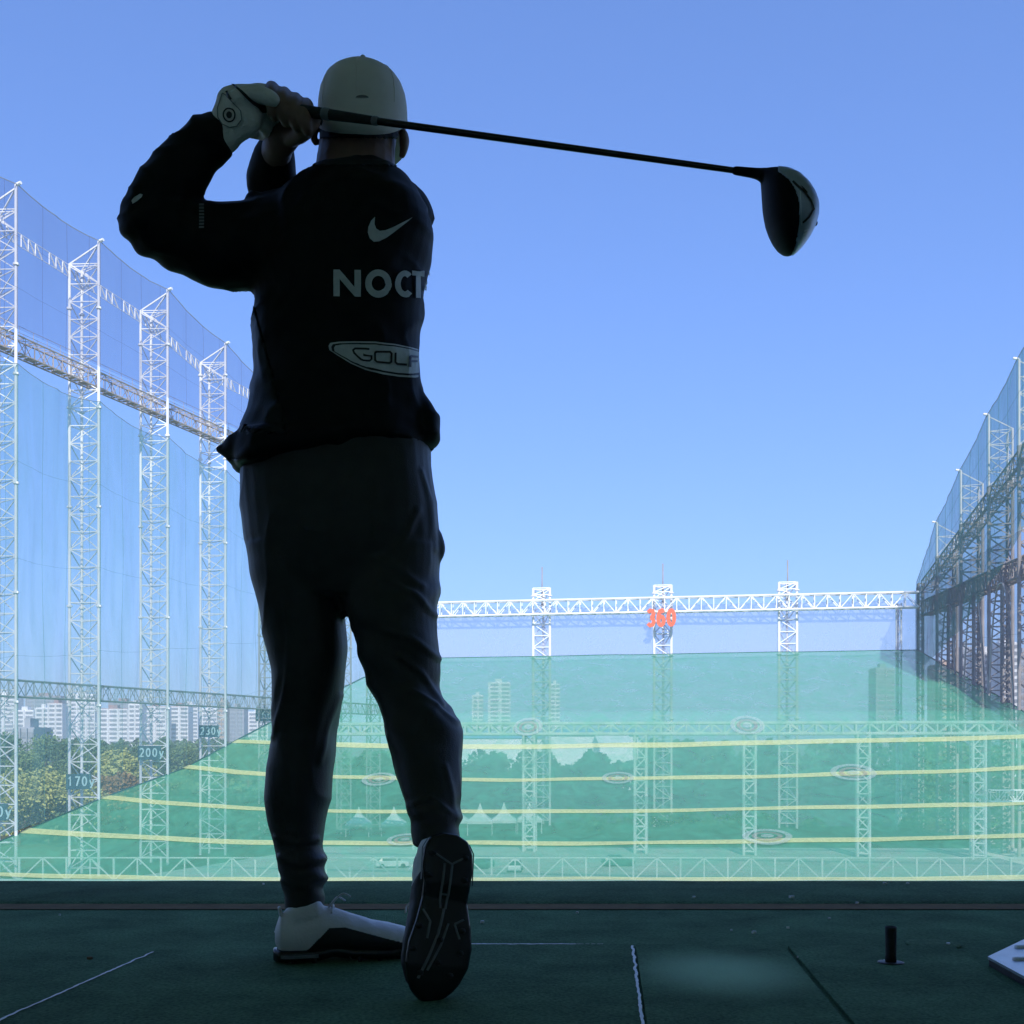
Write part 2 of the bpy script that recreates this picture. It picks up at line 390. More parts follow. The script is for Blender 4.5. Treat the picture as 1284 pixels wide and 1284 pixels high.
# mats
def mat_slab(name, pts, m, label, h=.006):
    t = thing(name, label, 'mat', (0,0,0))
    s = MB(); n = len(pts)
    inner = pts
    s.prism([(p.x, p.y) for p in pts], .0008, h); s.build('mat_top', m, t, fix=True)
    return t
A, B_, C_, D_ = FL(196,1194), FL(792,1187), FL(806,1300), FL(-60,1312)
stand = mat_slab('standing_mat', [D_, C_, B_, A], M['mat'], 'dark green standing mat under the golfer, edged by white lines')
def uneven_strip(name, a, b, wd, parent, m, n=90, z=.0075, seed=0, gaps=0.0):  # white strip of varying width along a mat edge
    a = Vector(a); b = Vector(b); d = (b-a).normalized(); nn = Vector((-d.y, d.x, 0)); s = MB()
    for i in range(n):
        if noise.noise(Vector((i*.35, seed, 3))) < -.9+gaps*2: continue
        p, q = a.lerp(b, i/n), a.lerp(b, (i+1.0)/n)
        w1 = wd*(.55+.8*abs(noise.noise(Vector((i*.31, seed, 0))))); w2 = wd*(.55+.8*abs(noise.noise(Vector(((i+1)*.31, seed, 0)))))
        o1 = wd*.5*noise.noise(Vector((i*.2, seed, 8))); o2 = wd*.5*noise.noise(Vector(((i+1)*.2, seed, 8)))
        s.add([p+nn*(o1-w1/2)+Vector((0,0,z)), q+nn*(o2-w2/2)+Vector((0,0,z)), q+nn*(o2+w2/2)+Vector((0,0,z)), p+nn*(o1+w1/2)+Vector((0,0,z))], [(0,1,2,3)])
    return s.build(name, m, parent)
uneven_strip('edge_line', FL(-10,1289), FL(192,1198), .0075, stand, M['bright_white'], seed=1)
uneven_strip('edge_line', FL(500,1188), FL(722,1188), .009, stand, M['bright_white'], seed=2)
uneven_strip('edge_line', FL(722,1188), FL(756,1188), .003, stand, M['bright_white'], n=14, seed=5, gaps=.42)
uneven_strip('edge_line', FL(793,1190), FL(806,1292), .0075, stand, M['bright_white'], seed=3)
hm = bpy.data.materials.new('worn_mat'); hm = M['mat'].copy(); hm.name = 'worn_mat'
N = hm.node_tree.nodes; L = hm.node_tree.links; pb = N['Principled BSDF']; old = pb.inputs['Base Color'].links[0].from_socket
tc = N.new('ShaderNodeTexCoord'); mp = N.new('ShaderNodeMapping'); c0 = FL(905,1222)
mp.inputs['Location'].default_value = (-c0.x/.21, -c0.y/.26, 0); mp.inputs['Scale'].default_value = (1/.21, 1/.26, 0)
gr = N.new('ShaderNodeTexGradient'); gr.gradient_type = 'SPHERICAL'; L.new(tc.outputs['Object'], mp.inputs['Vector']); L.new(mp.outputs[0], gr.inputs['Vector'])
cr = N.new('ShaderNodeMapRange'); cr.inputs['From Max'].default_value = .9; cr.interpolation_type = 'SMOOTHSTEP'; L.new(gr.outputs['Fac'], cr.inputs['Value'])
mx = N.new('ShaderNodeMix'); mx.data_type = 'RGBA'; mx.inputs['B'].default_value = (.42,.66,.40,1)
L.new(cr.outputs[0], mx.inputs['Factor']); L.new(old, mx.inputs['A']); L.new(mx.outputs['Result'], pb.inputs['Base Color'])
mat_slab('hitting_mat', [FL(813,1300), FL(1072,1300), FL(982,1189), FL(797,1187)], hm, 'green hitting mat with a pale worn patch, left of the rubber tee')
mat_slab('tee_mat', [FL(1082,1300), FL(1400,1340), FL(1232,1216), FL(1212,1197), FL(1190,1189), FL(988,1189)], M['mat'], 'green mat that the black rubber tee stands in')
# tee
tb = FL(1117,1211)
t = thing('rubber_tee', 'black rubber golf tee standing upright on the right mat', 'golf tee', tb)
def lathe(prof, O, n=24, ax=None):
    r = []
    for rad, z in prof: r.append([O+Vector((rad*math.cos(2*math.pi*i/n), rad*math.sin(2*math.pi*i/n), z)) for i in range(n)])
    m = MB(); m.rings(r); return m
lathe([(.0001,.07),(.0075,.07),(.0085,.074),(.0103,.0735),(.0105,.07),(.0098,.02),(.0105,.0065)][::-1], tb).build('tube', M['rubber'], t, True, True)
lathe([(.024,.0062),(.024,.0072),(.018,.0082),(.0108,.0083)], tb).build('flange', M['black'], t, True, True)
hole = FL(1170,1185)
o = lathe([(.055,.0012),(.055,.003),(.045,.004),(.001,.004)], hole).build('tee_hole_cover', M['turf_edge'], None, True, True)
tag(o, 'flat dark round cover behind the black rubber tee', 'cover')
# metal plate
c0, c1, c2 = FL(1240,1212), FL(1284,1190), FL(1284,1237)
e1 = (c1-c0); e2 = (c2-c0)
t = thing('metal_plate', 'blue-grey metal machine plate with raised pads at the right edge', 'metal plate', c0)
q = [c0, c0+e2*3.2, c0+e2*3.2+e1*3.2, c0+e1*3.2]
MB().prism([(p.x,p.y) for p in q], .001, .014).build('base', M['rubber'], t, fix=True)
ins = lambda k: [(p.x*(1-k)+(q[0].x+q[2].x)/2*k, p.y*(1-k)+(q[0].y+q[2].y)/2*k) for p in q]
MB().prism(ins(-.01), .014, .019).build('top_sheet', M['silver'], t, fix=True)
for a, bb in ((.62,.5),(.75,.95),(.25,1.15),(.8,1.5),(1.3,.5),(1.5,1.2),(.9,2.1)):
    c = c0+e1*a+e2*bb*.5+e1*.1
    pad = MB(); pad.tube([c+Vector((-.012,0,.021)), c+Vector((.016,.004,.021))], [(.007,.004),(.007,.004)], 12, Vector((0,0,1)))
    pad.build('pad', M['bright_white'], t, True, True)
# debris
ch = [(870,1130,7),(993,1130,9),(945,1171,8),(605,1158,8),(1109,1112,6),(724,1146,4),(988,1165,4),(1189,1186,9),(1040,1153,4),(1075,1134,6),(917,1168,3),(75,1149,5),(330,1113,5),(112,1208,9),(1000,1206,3),(1138,1112,4),(120,1227,9),(345,1170,3)]
for i, (x, y, s) in enumerate(ch):
    if i == 16: continue
    p = FL(x, y); r = s/1400*p.y*.5; a = random.random()*3
    hz = .0075 if y > 1189 else (.0085 if y < 1134 else .0015)
    m = MB(); m.prism([(p.x+r*math.cos(a+k*1.26)*random.uniform(.5,1.1), p.y+r*.8*math.sin(a+k*1.26)*random.uniform(.5,1.1)) for k in range(5)], hz, hz+.003+r*.25)
    big = y
    o = m.build('tee_fragment', M['bright_white'] if i != 13 else M['orange'], None, fix=True)
    tag(o, 'tiny broken white chip of a tee lying on the green turf deck', 'chip', 'broken tee chips on the deck')
    if i == 13: o['label'] = 'brownish scrap lying beside the left white mat line'; o['category'] = 'scrap'
# ------------------------------------------------------------------ steel structures
LW = lambda Z: Vector((-103+.363*Z, Z, 0)); ld = Vector((.3412,.94,0)).normalized(); lo_ = Vector((-ld.y, ld.x, 0))
RW = lambda Z: Vector((60+.084*Z, Z, 0)); rd = Vector((.0837,.9965,0)).normalized(); ro = Vector((rd.y, -rd.x, 0))
def wallZ(kind, px):
    u = U(px); return 103/(.363-u) if kind == 'L' else 60/(u-.084)
PH = math.radians(10)
def rowZ(D, px): return D/(math.cos(PH)+U(px)*math.sin(PH))
fd = Vector((math.cos(PH), -math.sin(PH), 0)); fo = Vector((math.sin(PH), math.cos(PH), 0))   # along / behind the far wall
def lattice(mb, A, B, z0, z1, step, r, alt=0):
    """bracing between two vertical legs A,B (xy)"""
    n = max(1, round((z1-z0)/step)); h = (z1-z0)/n
    for i in range(n):
        za, zb = z0+i*h, z0+(i+1)*h
        mb.beam((A.x,A.y,za), (B.x,B.y,za), r)
        if (i+alt)%2: mb.beam((A.x,A.y,za), (B.x,B.y,zb), r)
        else: mb.beam((B.x,B.y,za), (A.x,A.y,zb), r)
    mb.beam((A.x,A.y,z1), (B.x,B.y,z1), r)
def girder(mb, A, B, z0, z1, depth, dirv, step, r, cr, low=None):
    A = Vector(A); B = Vector(B); n = max(2, round((B-A).length/step))
    for off in (0, depth):
        for z in (z0, z1): mb.beam(A+dirv*off+Vector((0,0,z)), B+dirv*off+Vector((0,0,z)), cr)
        for i in range(n):
            p, q = A.lerp(B, i/n)+dirv*off, A.lerp(B, (i+1)/n)+dirv*off
            mb.beam(p+Vector((0,0,z0)), p+Vector((0,0,z1)), r)
            if i%2: mb.beam(p+Vector((0,0,z0)), q+Vector((0,0,z1)), r)
            else: mb.beam(p+Vector((0,0,z1)), q+Vector((0,0,z0)), r)
        if not depth: break
    if depth:
        for i in range(n+1):
            p = A.lerp(B, i/n)
            for z in (z0, z1): mb.beam(p+Vector((0,0,z)), p+dirv*depth+Vector((0,0,z)), r)
            if i < n:
                q = A.lerp(B, (i+1)/n); mb.beam(p+Vector((0,0,z0)), q+dirv*depth+Vector((0,0,z0)), r)
def flange(mb, p, r): mb.beam(p-Vector((0,0,.12)), p+Vector((0,0,.12)), r, 8)
def tri_tower(label, group, base, out, along, W, Dp, ztop, zlow, m, legr=.18, br=.075, step=2.2, mast=True, single_inner=True, zbase=GZ):
    t = thing('lattice_tower', label, 'tower', (base.x, base.y, zbase), group)
    if single_inner: legs = [base, base+out*Dp-along*W/2, base+out*Dp+along*W/2]; tops = [ztop, zlow, zlow]
    else: legs = [base-along*W/2, base+along*W/2, base+out*Dp]; tops = [ztop, ztop, ztop]
    for p, z in zip(legs, tops):
        l = MB(); l.beam((p.x,p.y,zbase), (p.x,p.y,z), legr, 8)
        for zz in (5, 17.5, 30, 42.5, 55):
            if zz < z: flange(l, Vector((p.x,p.y,zz)), legr*1.9)
        l.build('leg', m, t)
    br_ = MB()
    for k, (i, j) in enumerate(((0,1),(1,2),(2,0))): lattice(br_, legs[i], legs[j], zbase+1, min(tops[i], tops[j])-.3, step, br, k)
    br_.build('bracing', m, t)
    if single_inner and ztop > zlow+1:
        a = MB()
        for j in (1, 2):
            q = legs[j]; a.beam((q.x,q.y,zlow), (base.x,base.y,ztop-.4), br*1.5); a.beam((q.x,q.y,zlow), (base.x,base.y,zlow-2.5), br*1.5)
            a.beam((q.x,q.y,zlow), (base.x,base.y,zlow), br)
        a.beam((base.x-out.x*.1,base.y,ztop), (base.x-out.x*.7, base.y-out.y*.7, ztop+.1), legr*1.1, 8)
        a.build('top_arm', m, t)
    return t, legs
# left wall -------------------------------------------------------------
def seg_box(mb, A, B, z0, z1, dv, dp, step, r, cr): girder(mb, A, B, z0, z1, dp, dv, step, r, cr)
LZ = [102.7, 114.7, 127.6, 140.5, 153.4, 166.2]
LT = [64.6, 64.3, 64.1, 63.4, 62.5, 59.7]
side_labels = {2:'white lattice tower cut by the left edge of the photo', 3:'tall white lattice tower beside the 170y sign',
    4:'tall white lattice tower beside the 200y sign', 5:'tall white lattice tower beside the 230y sign, nearest the golfer'}
lts = {}
for i in (2,3,4,5):
    lts[i] = tri_tower(side_labels[i], 'tall lattice towers of the left net wall', LW(LZ[i]), lo_, ld, 2.2, 3.6, LT[i], LT[i]-2.8, M['white_steel'])
inn = lambda Z, off: LW(Z)-lo_*off
# girders
gA, gB = 100, 179
def part_girder(name, label, A, B, z0, z1, dv, dp, step, r, cr, m, walk=False, cat='girder'):
    t = thing(name, label, cat, (A.x, A.y, z0))
    a = MB()
    for off in ((0, dp) if dp else (0,)):
        for z in (z0, z1): a.beam(A+dv*off+Vector((0,0,z)), B+dv*off+Vector((0,0,z)), cr, 6)
    a.build('chords', m, t)
    n = max(2, round((B-A).length/step)); a = MB()
    for off in ((0, dp) if dp else (0,)):
        for i in range(n):
            p, q = A.lerp(B, i/n)+dv*off, A.lerp(B, (i+1)/n)+dv*off
            a.beam(p+Vector((0,0,z0)), p+Vector((0,0,z1)), r)
            a.beam(p+Vector((0,0,z0 if i%2 else z1)), q+Vector((0,0,z1 if i%2 else z0)), r)
    if dp:
        for i in range(n+1):
            p = A.lerp(B, i/n)
            for z in (z0, z1): a.beam(p+Vector((0,0,z)), p+dv*dp+Vector((0,0,z)), r)
            if i < n: q = A.lerp(B, (i+1)/n); a.beam(p+Vector((0,0,z0)), q+dv*dp+Vector((0,0,z0)), r); a.beam(p+dv*dp+Vector((0,0,z1)), q+Vector((0,0,z1)), r)
    a.build('bracing', m, t)
    if walk:
        a = MB(); L = (B-A).length; d = (B-A).normalized()
        k = int(L/.9)
        for i in range(k):
            p = A+d*(L*i/k); a.box((0,.1,z0+.12),(.62,dp-.1,z0+.17), d, dv, p)
        a.build('walkway', m, t)
        a = MB()
        for s_ in (0, dp):
            a.beam(A+dv*s_+Vector((0,0,z1+1.1)), B+dv*s_+Vector((0,0,z1+1.1)), .03)
            for i in range(0, int(L/2.2)): a.beam(A+d*i*2.2+dv*s_+Vector((0,0,z1)), A+d*i*2.2+dv*s_+Vector((0,0,z1+1.1)), .03)
        a.build('handrail', m, t)
    return t
part_girder('catwalk_girder', 'brownish steel catwalk girder sloping across the tall left towers', LW(gA)+lo_*.9, LW(171)+lo_*.9, 45.4, 47.4, lo_, 1.5, 1.5, .05, .1, M['rust_steel'], True)
part_girder('low_girder', 'grey-green steel girder low across the left towers, above the apartment blocks', LW(gA)+lo_*.3, LW(226)+lo_*.3, 5.6, 7.5, lo_, 1.4, 1.3, .045, .09, M['grey_steel'])
for i in (1,2,3,4,5):
    if i < 5: A0, B0 = LW(LZ[i])+lo_*3.6, LW(LZ[i+1])+lo_*3.6
    else: A0, B0 = LW(LZ[5])+lo_*3.6, LW(179)+lo_*3.6
    zt = LT[i]-3.0
    lab = {1:'white top girder left of the edge tower',2:'white top girder running from the edge tower to the 170y tower',3:'white top girder between the 170y and 200y towers',4:'white top girder between the 200y and 230y towers',5:'white top girder from the 230y tower to behind the golfer'}[i]
    a = MB(); d = (B0-A0); z2 = LT[min(i+1,5)]-3.0
    for dz in (0, -1.5): a.beam(A0+Vector((0,0,zt+dz)), B0+Vector((0,0,z2+dz)), .045)
    n = 12
    for k in range(n):
        if k%4 == 3: continue
        p, q = A0.lerp(B0, k/n)+Vector((0,0,zt+(z2-zt)*k/n)), A0.lerp(B0, (k+1)/n)+Vector((0,0,zt+(z2-zt)*(k+1)/n))
        a.beam(p-Vector((0,0,1.5)), p, .09); a.beam(p, q-Vector((0,0,1.5)), .09)
    o = a.build('top_girder', M['white_steel']); tag(o, lab, 'girder', 'top girders of the left net wall')
# nets on the left wall
def netpanel(name, label, W, Z0, Z1, top0, top1, bot0, bot1, sag, sagb, off, m, group, cols=14, rows_=14, wob=.12, outv=None, rope=None):
    A0, B0 = W(Z0), W(Z1); R = []
    for i in range(rows_+1):
        r = []
        for j in range(cols+1):
            t = j/cols; zt = top0+(top1-top0)*t-sag*4*t*(1-t); zb = bot0+(bot1-bot0)*t+sagb*4*t*(1-t)
            z = zt+(zb-zt)*i/rows_
            w_ = wob*(noise.noise(Vector((Z0+j*.5, i*.15, 0)))*2)*math.sin(math.pi*t)
            r.append(A0.lerp(B0, t)+outv*(-off+w_)+Vector((0,0,z)))
        R.append(r)
    t_ = thing(name, label, 'net', (A0.x, A0.y, bot0), group)
    a = MB(); a.grid(R); o = a.build('mesh_panel', m, t_, smooth=True)
    a = MB(); st = 3
    for j in list(range(0, cols+1, 4))+[cols]:
        for i in range(rows_): a.beam(R[i][j]-outv*.02, R[i+1][j]-outv*.02, .03)
    for i in range(0, rows_+1, 5):
        for j in range(cols): a.beam(R[i][j]-outv*.02, R[i][j+1]-outv*.02, .022)
    a.build('seam_ropes', m, t_)
    if rope:
        a = MB()
        for k in range(cols): a.beam(R[0][k], R[0][k+1], rope[0])
        a.build('top_rope', rope[1], t_)
    return t_
def edgez(Z):   # height of the green net's left edge along the left wall
    pts = [(60,-14.2),(103,-13.4),(116,-12.5),(128,-9.6),(141.3,-6.7),(157,-3.3),(168.3,.4),(179,3.9),(203,10.6),(226,17.7)]
    for (a, za), (b2, zb) in zip(pts, pts[1:]):
        if Z <= b2: return za+(zb-za)*(Z-a)/(b2-a)
    return 17.7
nm = {1:'left of the edge tower', 2:'between the edge tower and the 170y tower', 3:'between the 170y and 200y towers', 4:'between the 200y and 230y towers', 5:'between the 230y tower and the golfer'}
for i in (1,2,3,4,5):
    Z1 = LZ[i+1] if i < 5 else 179; T1 = LT[i+1] if i < 5 else 57
    netpanel('upper_net', 'thin lavender net above the catwalk, '+nm[i], LW, LZ[i], Z1, LT[i], T1, 47.6, 47.6, .7, 0, .2, M['upper_net'], 'upper net panels of the left wall', outv=lo_, rope=(.05, M['grey_steel']))
    k0 = [44.2,44.0,43.6,43.2,42.2,40.8][i]; k1 = [44.2,44.0,43.6,43.2,42.2,40.8][i+1] if i < 5 else 38.5
    netpanel('lower_net', 'pale blue-green lower net, '+nm[i], LW, LZ[i], Z1, k0, k1, edgez(LZ[i]), edgez(Z1), 1.0, 0, .25, M['side_net'], 'lower net panels of the left wall', rows_=24, outv=lo_, wob=.3, rope=(.04, M['grey_steel']))
netpanel('lower_net', 'green net wall of the low towers, right behind the golfer\'s left leg', LW, 179, 226, 28, 28, edgez(179), 17.7, .6, 0, .25, M['side_net'], 'lower net panels of the left wall', outv=lo_)
for i, Z in enumerate((179, 190, 203, 214)):
    tri_tower(['low grey-green lattice tower right beside the golfer\'s thigh','second low lattice tower, mostly behind the golfer\'s left leg','low lattice tower seen between the golfer\'s legs','low lattice tower at the far end of the left net wall'][i],
        'low towers of the left net wall', LW(Z), lo_, ld, 1.6, 2.4, 28.5, 28.5, M['grey_steel'], .16, .08, 2.2)
# distance signs
def dist_sign(txt, Z, zc, wd, lab):
    base = LW(Z); c = base+lo_*2.0-ld*1.3
    X = -lo_; X = Vector((.97,.24,0)).normalized()
    t = thing('distance_sign', lab, 'sign', (c.x,c.y,zc), 'yardage signs on the left towers')
    h = wd*.64; n = Vector((X.y,-X.x,0))
    a = MB(); a.box((-wd/2,-.06,zc-h/2),(wd/2,.06,zc+h/2), X, n, c); a.build('board', M['sign_board'], t)
    a = MB(); text_mesh(a, txt, c-X*(wd*.455)+n*.07+Vector((0,0,zc+h*.36)), X, Vector((0,0,1)), h*.66, .56, .115, .14, .05, n, lambda q: q.build('letter', M['sign_text'], t, fix=True))
for txt, Z, py, wd in (('140y',127.6,1018,3.0),('170y',140.5,980,3.0),('200y',153.4,944,3.0),('230y',166.2,917,2.8),('260y',180.5,897,3.0),('290y',203,855,2.2)):
    lab = {'140y':'dark sign cut off by the left photo edge, only its last letter showing','260y':'dark green yardage sign half hidden behind the golfer\'s left leg','290y':'small dark sign seen between the golfer\'s legs'}.get(txt, 'dark blue-green yardage sign reading '+txt)
    dist_sign(txt, Z, CH+(HY-py)/F*Z, wd, lab)
# far wall --------------------------------------------------------------
FD = 224.0
def farp(px): Z = rowZ(FD, px); return Vector((U(px)*Z, Z, 0))
for px, lab in ((679,'white far tower left of the orange 360 sign'),(831,'white far tower carrying the orange 360 sign'),(988,'white far tower right of the orange 360 sign')):
    t, legs = tri_tower(lab, 'towers of the far net wall', farp(px), fo, fd, 3.4, 2.6, 31.6, 31.6, M['white_steel'], .26, .11, 2.3, single_inner=False)
    p = farp(px)+fo*.8
    a = MB(); a.beam((p.x,p.y,31), (p.x,p.y,36.0), .13, 6); a.beam((p.x,p.y,28), (p.x,p.y,31.6), .16, 6); a.build('lightning_rod', M['dark_steel'], t)
    a = MB(); lattice(a, legs[0], legs[1], 28.9, 31.6, 1.35, .12); a.build('head_frame', M['white_steel'], t)
t, legs = tri_tower('slim white far tower next to the right net wall', 'towers of the far net wall', farp(1127), fo, fd, .9, .8, 27, 27, M['white_steel'], .16, .05, 3, single_inner=False)
part_girder('far_girder', 'long white girder along the top of the far net wall', farp(527)-fo*.9, farp(1149)-fo*.9, 26.0, 28.8, -fo, 1.6, 2.4, .11, .2, M['white_steel'])
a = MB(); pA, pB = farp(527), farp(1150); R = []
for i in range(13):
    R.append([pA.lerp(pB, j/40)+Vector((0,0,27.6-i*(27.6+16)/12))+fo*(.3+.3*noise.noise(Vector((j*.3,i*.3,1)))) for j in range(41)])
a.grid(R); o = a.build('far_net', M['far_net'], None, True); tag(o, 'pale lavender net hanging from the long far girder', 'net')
# orange 360
c = farp(830); Z = c.y; t = thing('number_sign', 'orange-red 360 numerals hanging under the far girder', 'sign', (c.x, c.y-3.4, 22))
n = -fo; X = fd
for k, ch_ in enumerate('360'):
    a = MB(); text_mesh(a, ch_, c-fo*3.0+X*(-2.9+k*1.98)+Vector((0,0,CH+(HY-766)/F*Z)), X, Vector((0,0,1)), 3.4, .52, .1, .21, .3, n)
    a.build('numeral', M['orange_sign'], t)
a = MB()
for dx in (-2.2,0,2.2): a.beam(c-fo*2.95+X*dx+Vector((0,0,22.6)), c-fo*2.95+X*dx+Vector((0,0,27.5)), .06)
a.beam(c-fo*2.95+X*-2.9+Vector((0,0,24.6)), c-fo*2.95+X*2.9+Vector((0,0,24.6)), .06)
a.build('hanger', M['grey_steel'], t)
# ridge girder with columns under the green net
RD = 169.5
def rdp(px, D=RD): Z = rowZ(D, px); return Vector((U(px)*Z, Z, 0))
part_girder('ridge_girder', 'white girder carrying the ridge of the green net', rdp(352), rdp(1280), 1.6, 3.2, fo, 1.2, 1.9, .16, .25, M['white_steel'])
for px, lab in ((525,'lattice column under the ridge girder, hidden behind the golfer\'s right leg'),(663,'lattice column nearest the golfer\'s right shoe, under the ridge girder'),(803,'lattice column under the ridge girder, left of the far 360 tower'),(940,'lattice column under the ridge girder, above the bullseye near the deck'),(1083,'lattice column passing behind the large right bullseye'),(1228,'rightmost lattice column under the ridge girder')):
    p = rdp(px)
    t = thing('lattice_column', lab, 'column', (p.x,p.y,GZ), 'columns under the ridge girder')
    cs = [p+fd*sx*.85+fo*sy for sx, sy in ((-1,0),(1,0),(1,1.5),(-1,1.5))]
    for q in cs: l = MB(); l.beam((q.x,q.y,GZ), (q.x,q.y,1.55), .22, 6); l.build('leg', M['white_steel'], t)
    l = MB()
    for k in range(4): lattice(l, cs[k], cs[(k+1)%4], GZ+.6, 1.5, 1.7, .13, k%2)
    l.build('bracing', M['white_steel'], t)
# walkway railing truss under the near net
t = thing('rail_truss', 'long pale triangulated truss just above the deck edge', 'truss', (0,126,-15))
Zr = 126; zt, zb = CH-(1075.5-HY)/F*Zr, CH-(1104-HY)/F*Zr
a = MB(); 
for z in (zt, zb): a.beam((-75,Zr,z),(72,Zr,z),.10 if z == zt else .2)
a.build('chords', M['white_steel'], t)
a = MB(); dx = 29.6/F*Zr; x0 = (54-CX)/F*Zr-6*dx
for k in range(57):
    x = x0+k*dx
    a.beam((x,Zr,zb),(x,Zr,zt),.15 if k%2 else .11)
    if k%2 == 0: a.beam((x,Zr,zt),(x-dx,Zr,zb),.10); a.beam((x,Zr,zt),(x+dx,Zr,zb),.10)
a.build('bracing', M['white_steel'], t)
for k in range(0, 57, 8): a = MB(); x = x0+k*dx; a.beam((x,Zr,GZ),(x,Zr,zb),.15); a.build('post', M['white_steel'], t)
p1, p2 = P(1242,998,160), P(1330,998,160)
part_girder('short_girder', 'short pale girder at the right edge under the green net', Vector((p1.x,160,0)), Vector((p2.x,160,0)), p1.z-.8, p1.z+.8, Vector((0,1,0)), 1, 1.3, .06, .1, M['white_steel'])
# right wall --------------------------------------------------------------
rt = [(1330,None),(1278,450),(1240,520),(1205,590),(1175,655)]
RTop = []
labs = ['', 'right-wall tower cut by the right edge of the photo','tallest right-wall tower wholly in view','right-wall tower third from the right edge','smallest right-wall tower, nearest the far corner']
for k, (px, py) in enumerate(rt):
    Z = wallZ('R', px); 
    zt = 62 if py is None else CH+(HY-py)/F*Z
    RTop.append((Z, zt))
    if py is None: continue
    p = RW(Z); zc = 31+(Z-214.8)*(39.5-31)/(178.6-214.8)
    t = thing('lattice_tower', labs[k], 'tower', (p.x,p.y,GZ), 'towers of the right net wall')
    legs = [p, p+ro*3.2-rd*1.1, p+ro*3.2+rd*1.1]
    tops = [zt, zt-2.5, zt-2.5]
    for q, zz in zip(legs, tops):
        l = MB(); l.beam((q.x,q.y,GZ),(q.x,q.y,zc),.27,8); l.build('leg', M['dark_steel'], t)
        l = MB(); l.beam((q.x,q.y,zc),(q.x,q.y,zz),.17,8); l.build('upper_leg', M['white_steel'], t)
    l = MB()
    for a_, (i, j) in enumerate(((0,1),(1,2),(2,0))): lattice(l, legs[i], legs[j], GZ+1, zc, 2.0, .12, a_)
    l.build('bracing', M['dark_steel'], t)
    l = MB()
    for a_, (i, j) in enumerate(((0,1),(1,2),(2,0))): lattice(l, legs[i], legs[j], zc+.2, zt-2.6, 2.3, .07, a_)
    l.beam((legs[1].x,legs[1].y,zt-2.5),(p.x,p.y,zt-.3),.1); l.beam((p.x-.1,p.y,zt),(p.x-.9,p.y,zt+.1),.18,8)
    l.build('upper_bracing', M['white_steel'], t)
# intermediate dark columns
for px, zt, lab in ((1152,30.8,'dark corner column where the far and right nets meet'),(1190,27,'slim dark column beside the smallest right-wall tower'),(1222,27,'slim dark column between the two middle right-wall towers'),(1258,27,'slim dark column next to the right edge tower')):
    Z = wallZ('R', px); p = RW(Z)
    t = thing('dark_column', lab, 'column', (p.x,p.y,GZ), 'dark columns of the right net wall')
    cs = [p, p+ro*.9, p+ro*.9+rd*.9, p+rd*.9]
    for q in cs: l = MB(); l.beam((q.x,q.y,GZ),(q.x,q.y,zt),.16,6); l.build('leg', M['dark_steel'], t)
    l = MB()
    for k in range(4): lattice(l, cs[k], cs[(k+1)%4], GZ+1, zt, 1.3, .085, k%2)
    l.build('bracing', M['dark_steel'], t)
R0, R1 = RW(214), RW(130)
part_girder('low_girder', 'dark rusty girder along the middle of the right net wall', RW(214)+ro*.5, RW(138)+ro*.5, 24.6, 27.3, ro, 1.8, 1.4, .1, .18, M['rust_steel'])
# sloping catwalk girder
def sl_girder(A0, zA, B0, zB, h, dv, dp, step, r, cr, m, t):
    n = round((B0-A0).length/step); a = MB(); b2 = MB()
    for off in (0, dp):
        for hh in (0, h): a.beam(A0+dv*off+Vector((0,0,zA+hh)), B0+dv*off+Vector((0,0,zB+hh)), cr, 6)
        for i in range(n):
            p = A0.lerp(B0, i/n)+dv*off+Vector((0,0,zA+(zB-zA)*i/n)); q = A0.lerp(B0, (i+1)/n)+dv*off+Vector((0,0,zA+(zB-zA)*(i+1)/n))
            b2.beam(p, p+Vector((0,0,h)), r); b2.beam(p+Vector((0,0,0 if i%2 else h)), q+Vector((0,0,h if i%2 else 0)), r)
            if off == 0: b2.beam(p, p+dv*dp, r); b2.beam(p+Vector((0,0,h)), q+dv*dp+Vector((0,0,h)), r); b2.beam(p, q+dv*dp, r)
    a.build('chords', m, t); b2.build('bracing', m, t)
t = thing('catwalk_girder', 'sloping green-tinged catwalk girder high on the right net wall', 'girder', (RW(214).x, 214, 30))
sl_girder(RW(214)+ro*.5, 29.0, RW(140)+ro*.5, 46.5, 2.2, ro, 1.9, 1.6, .075, .14, M['rust_steel'], t)
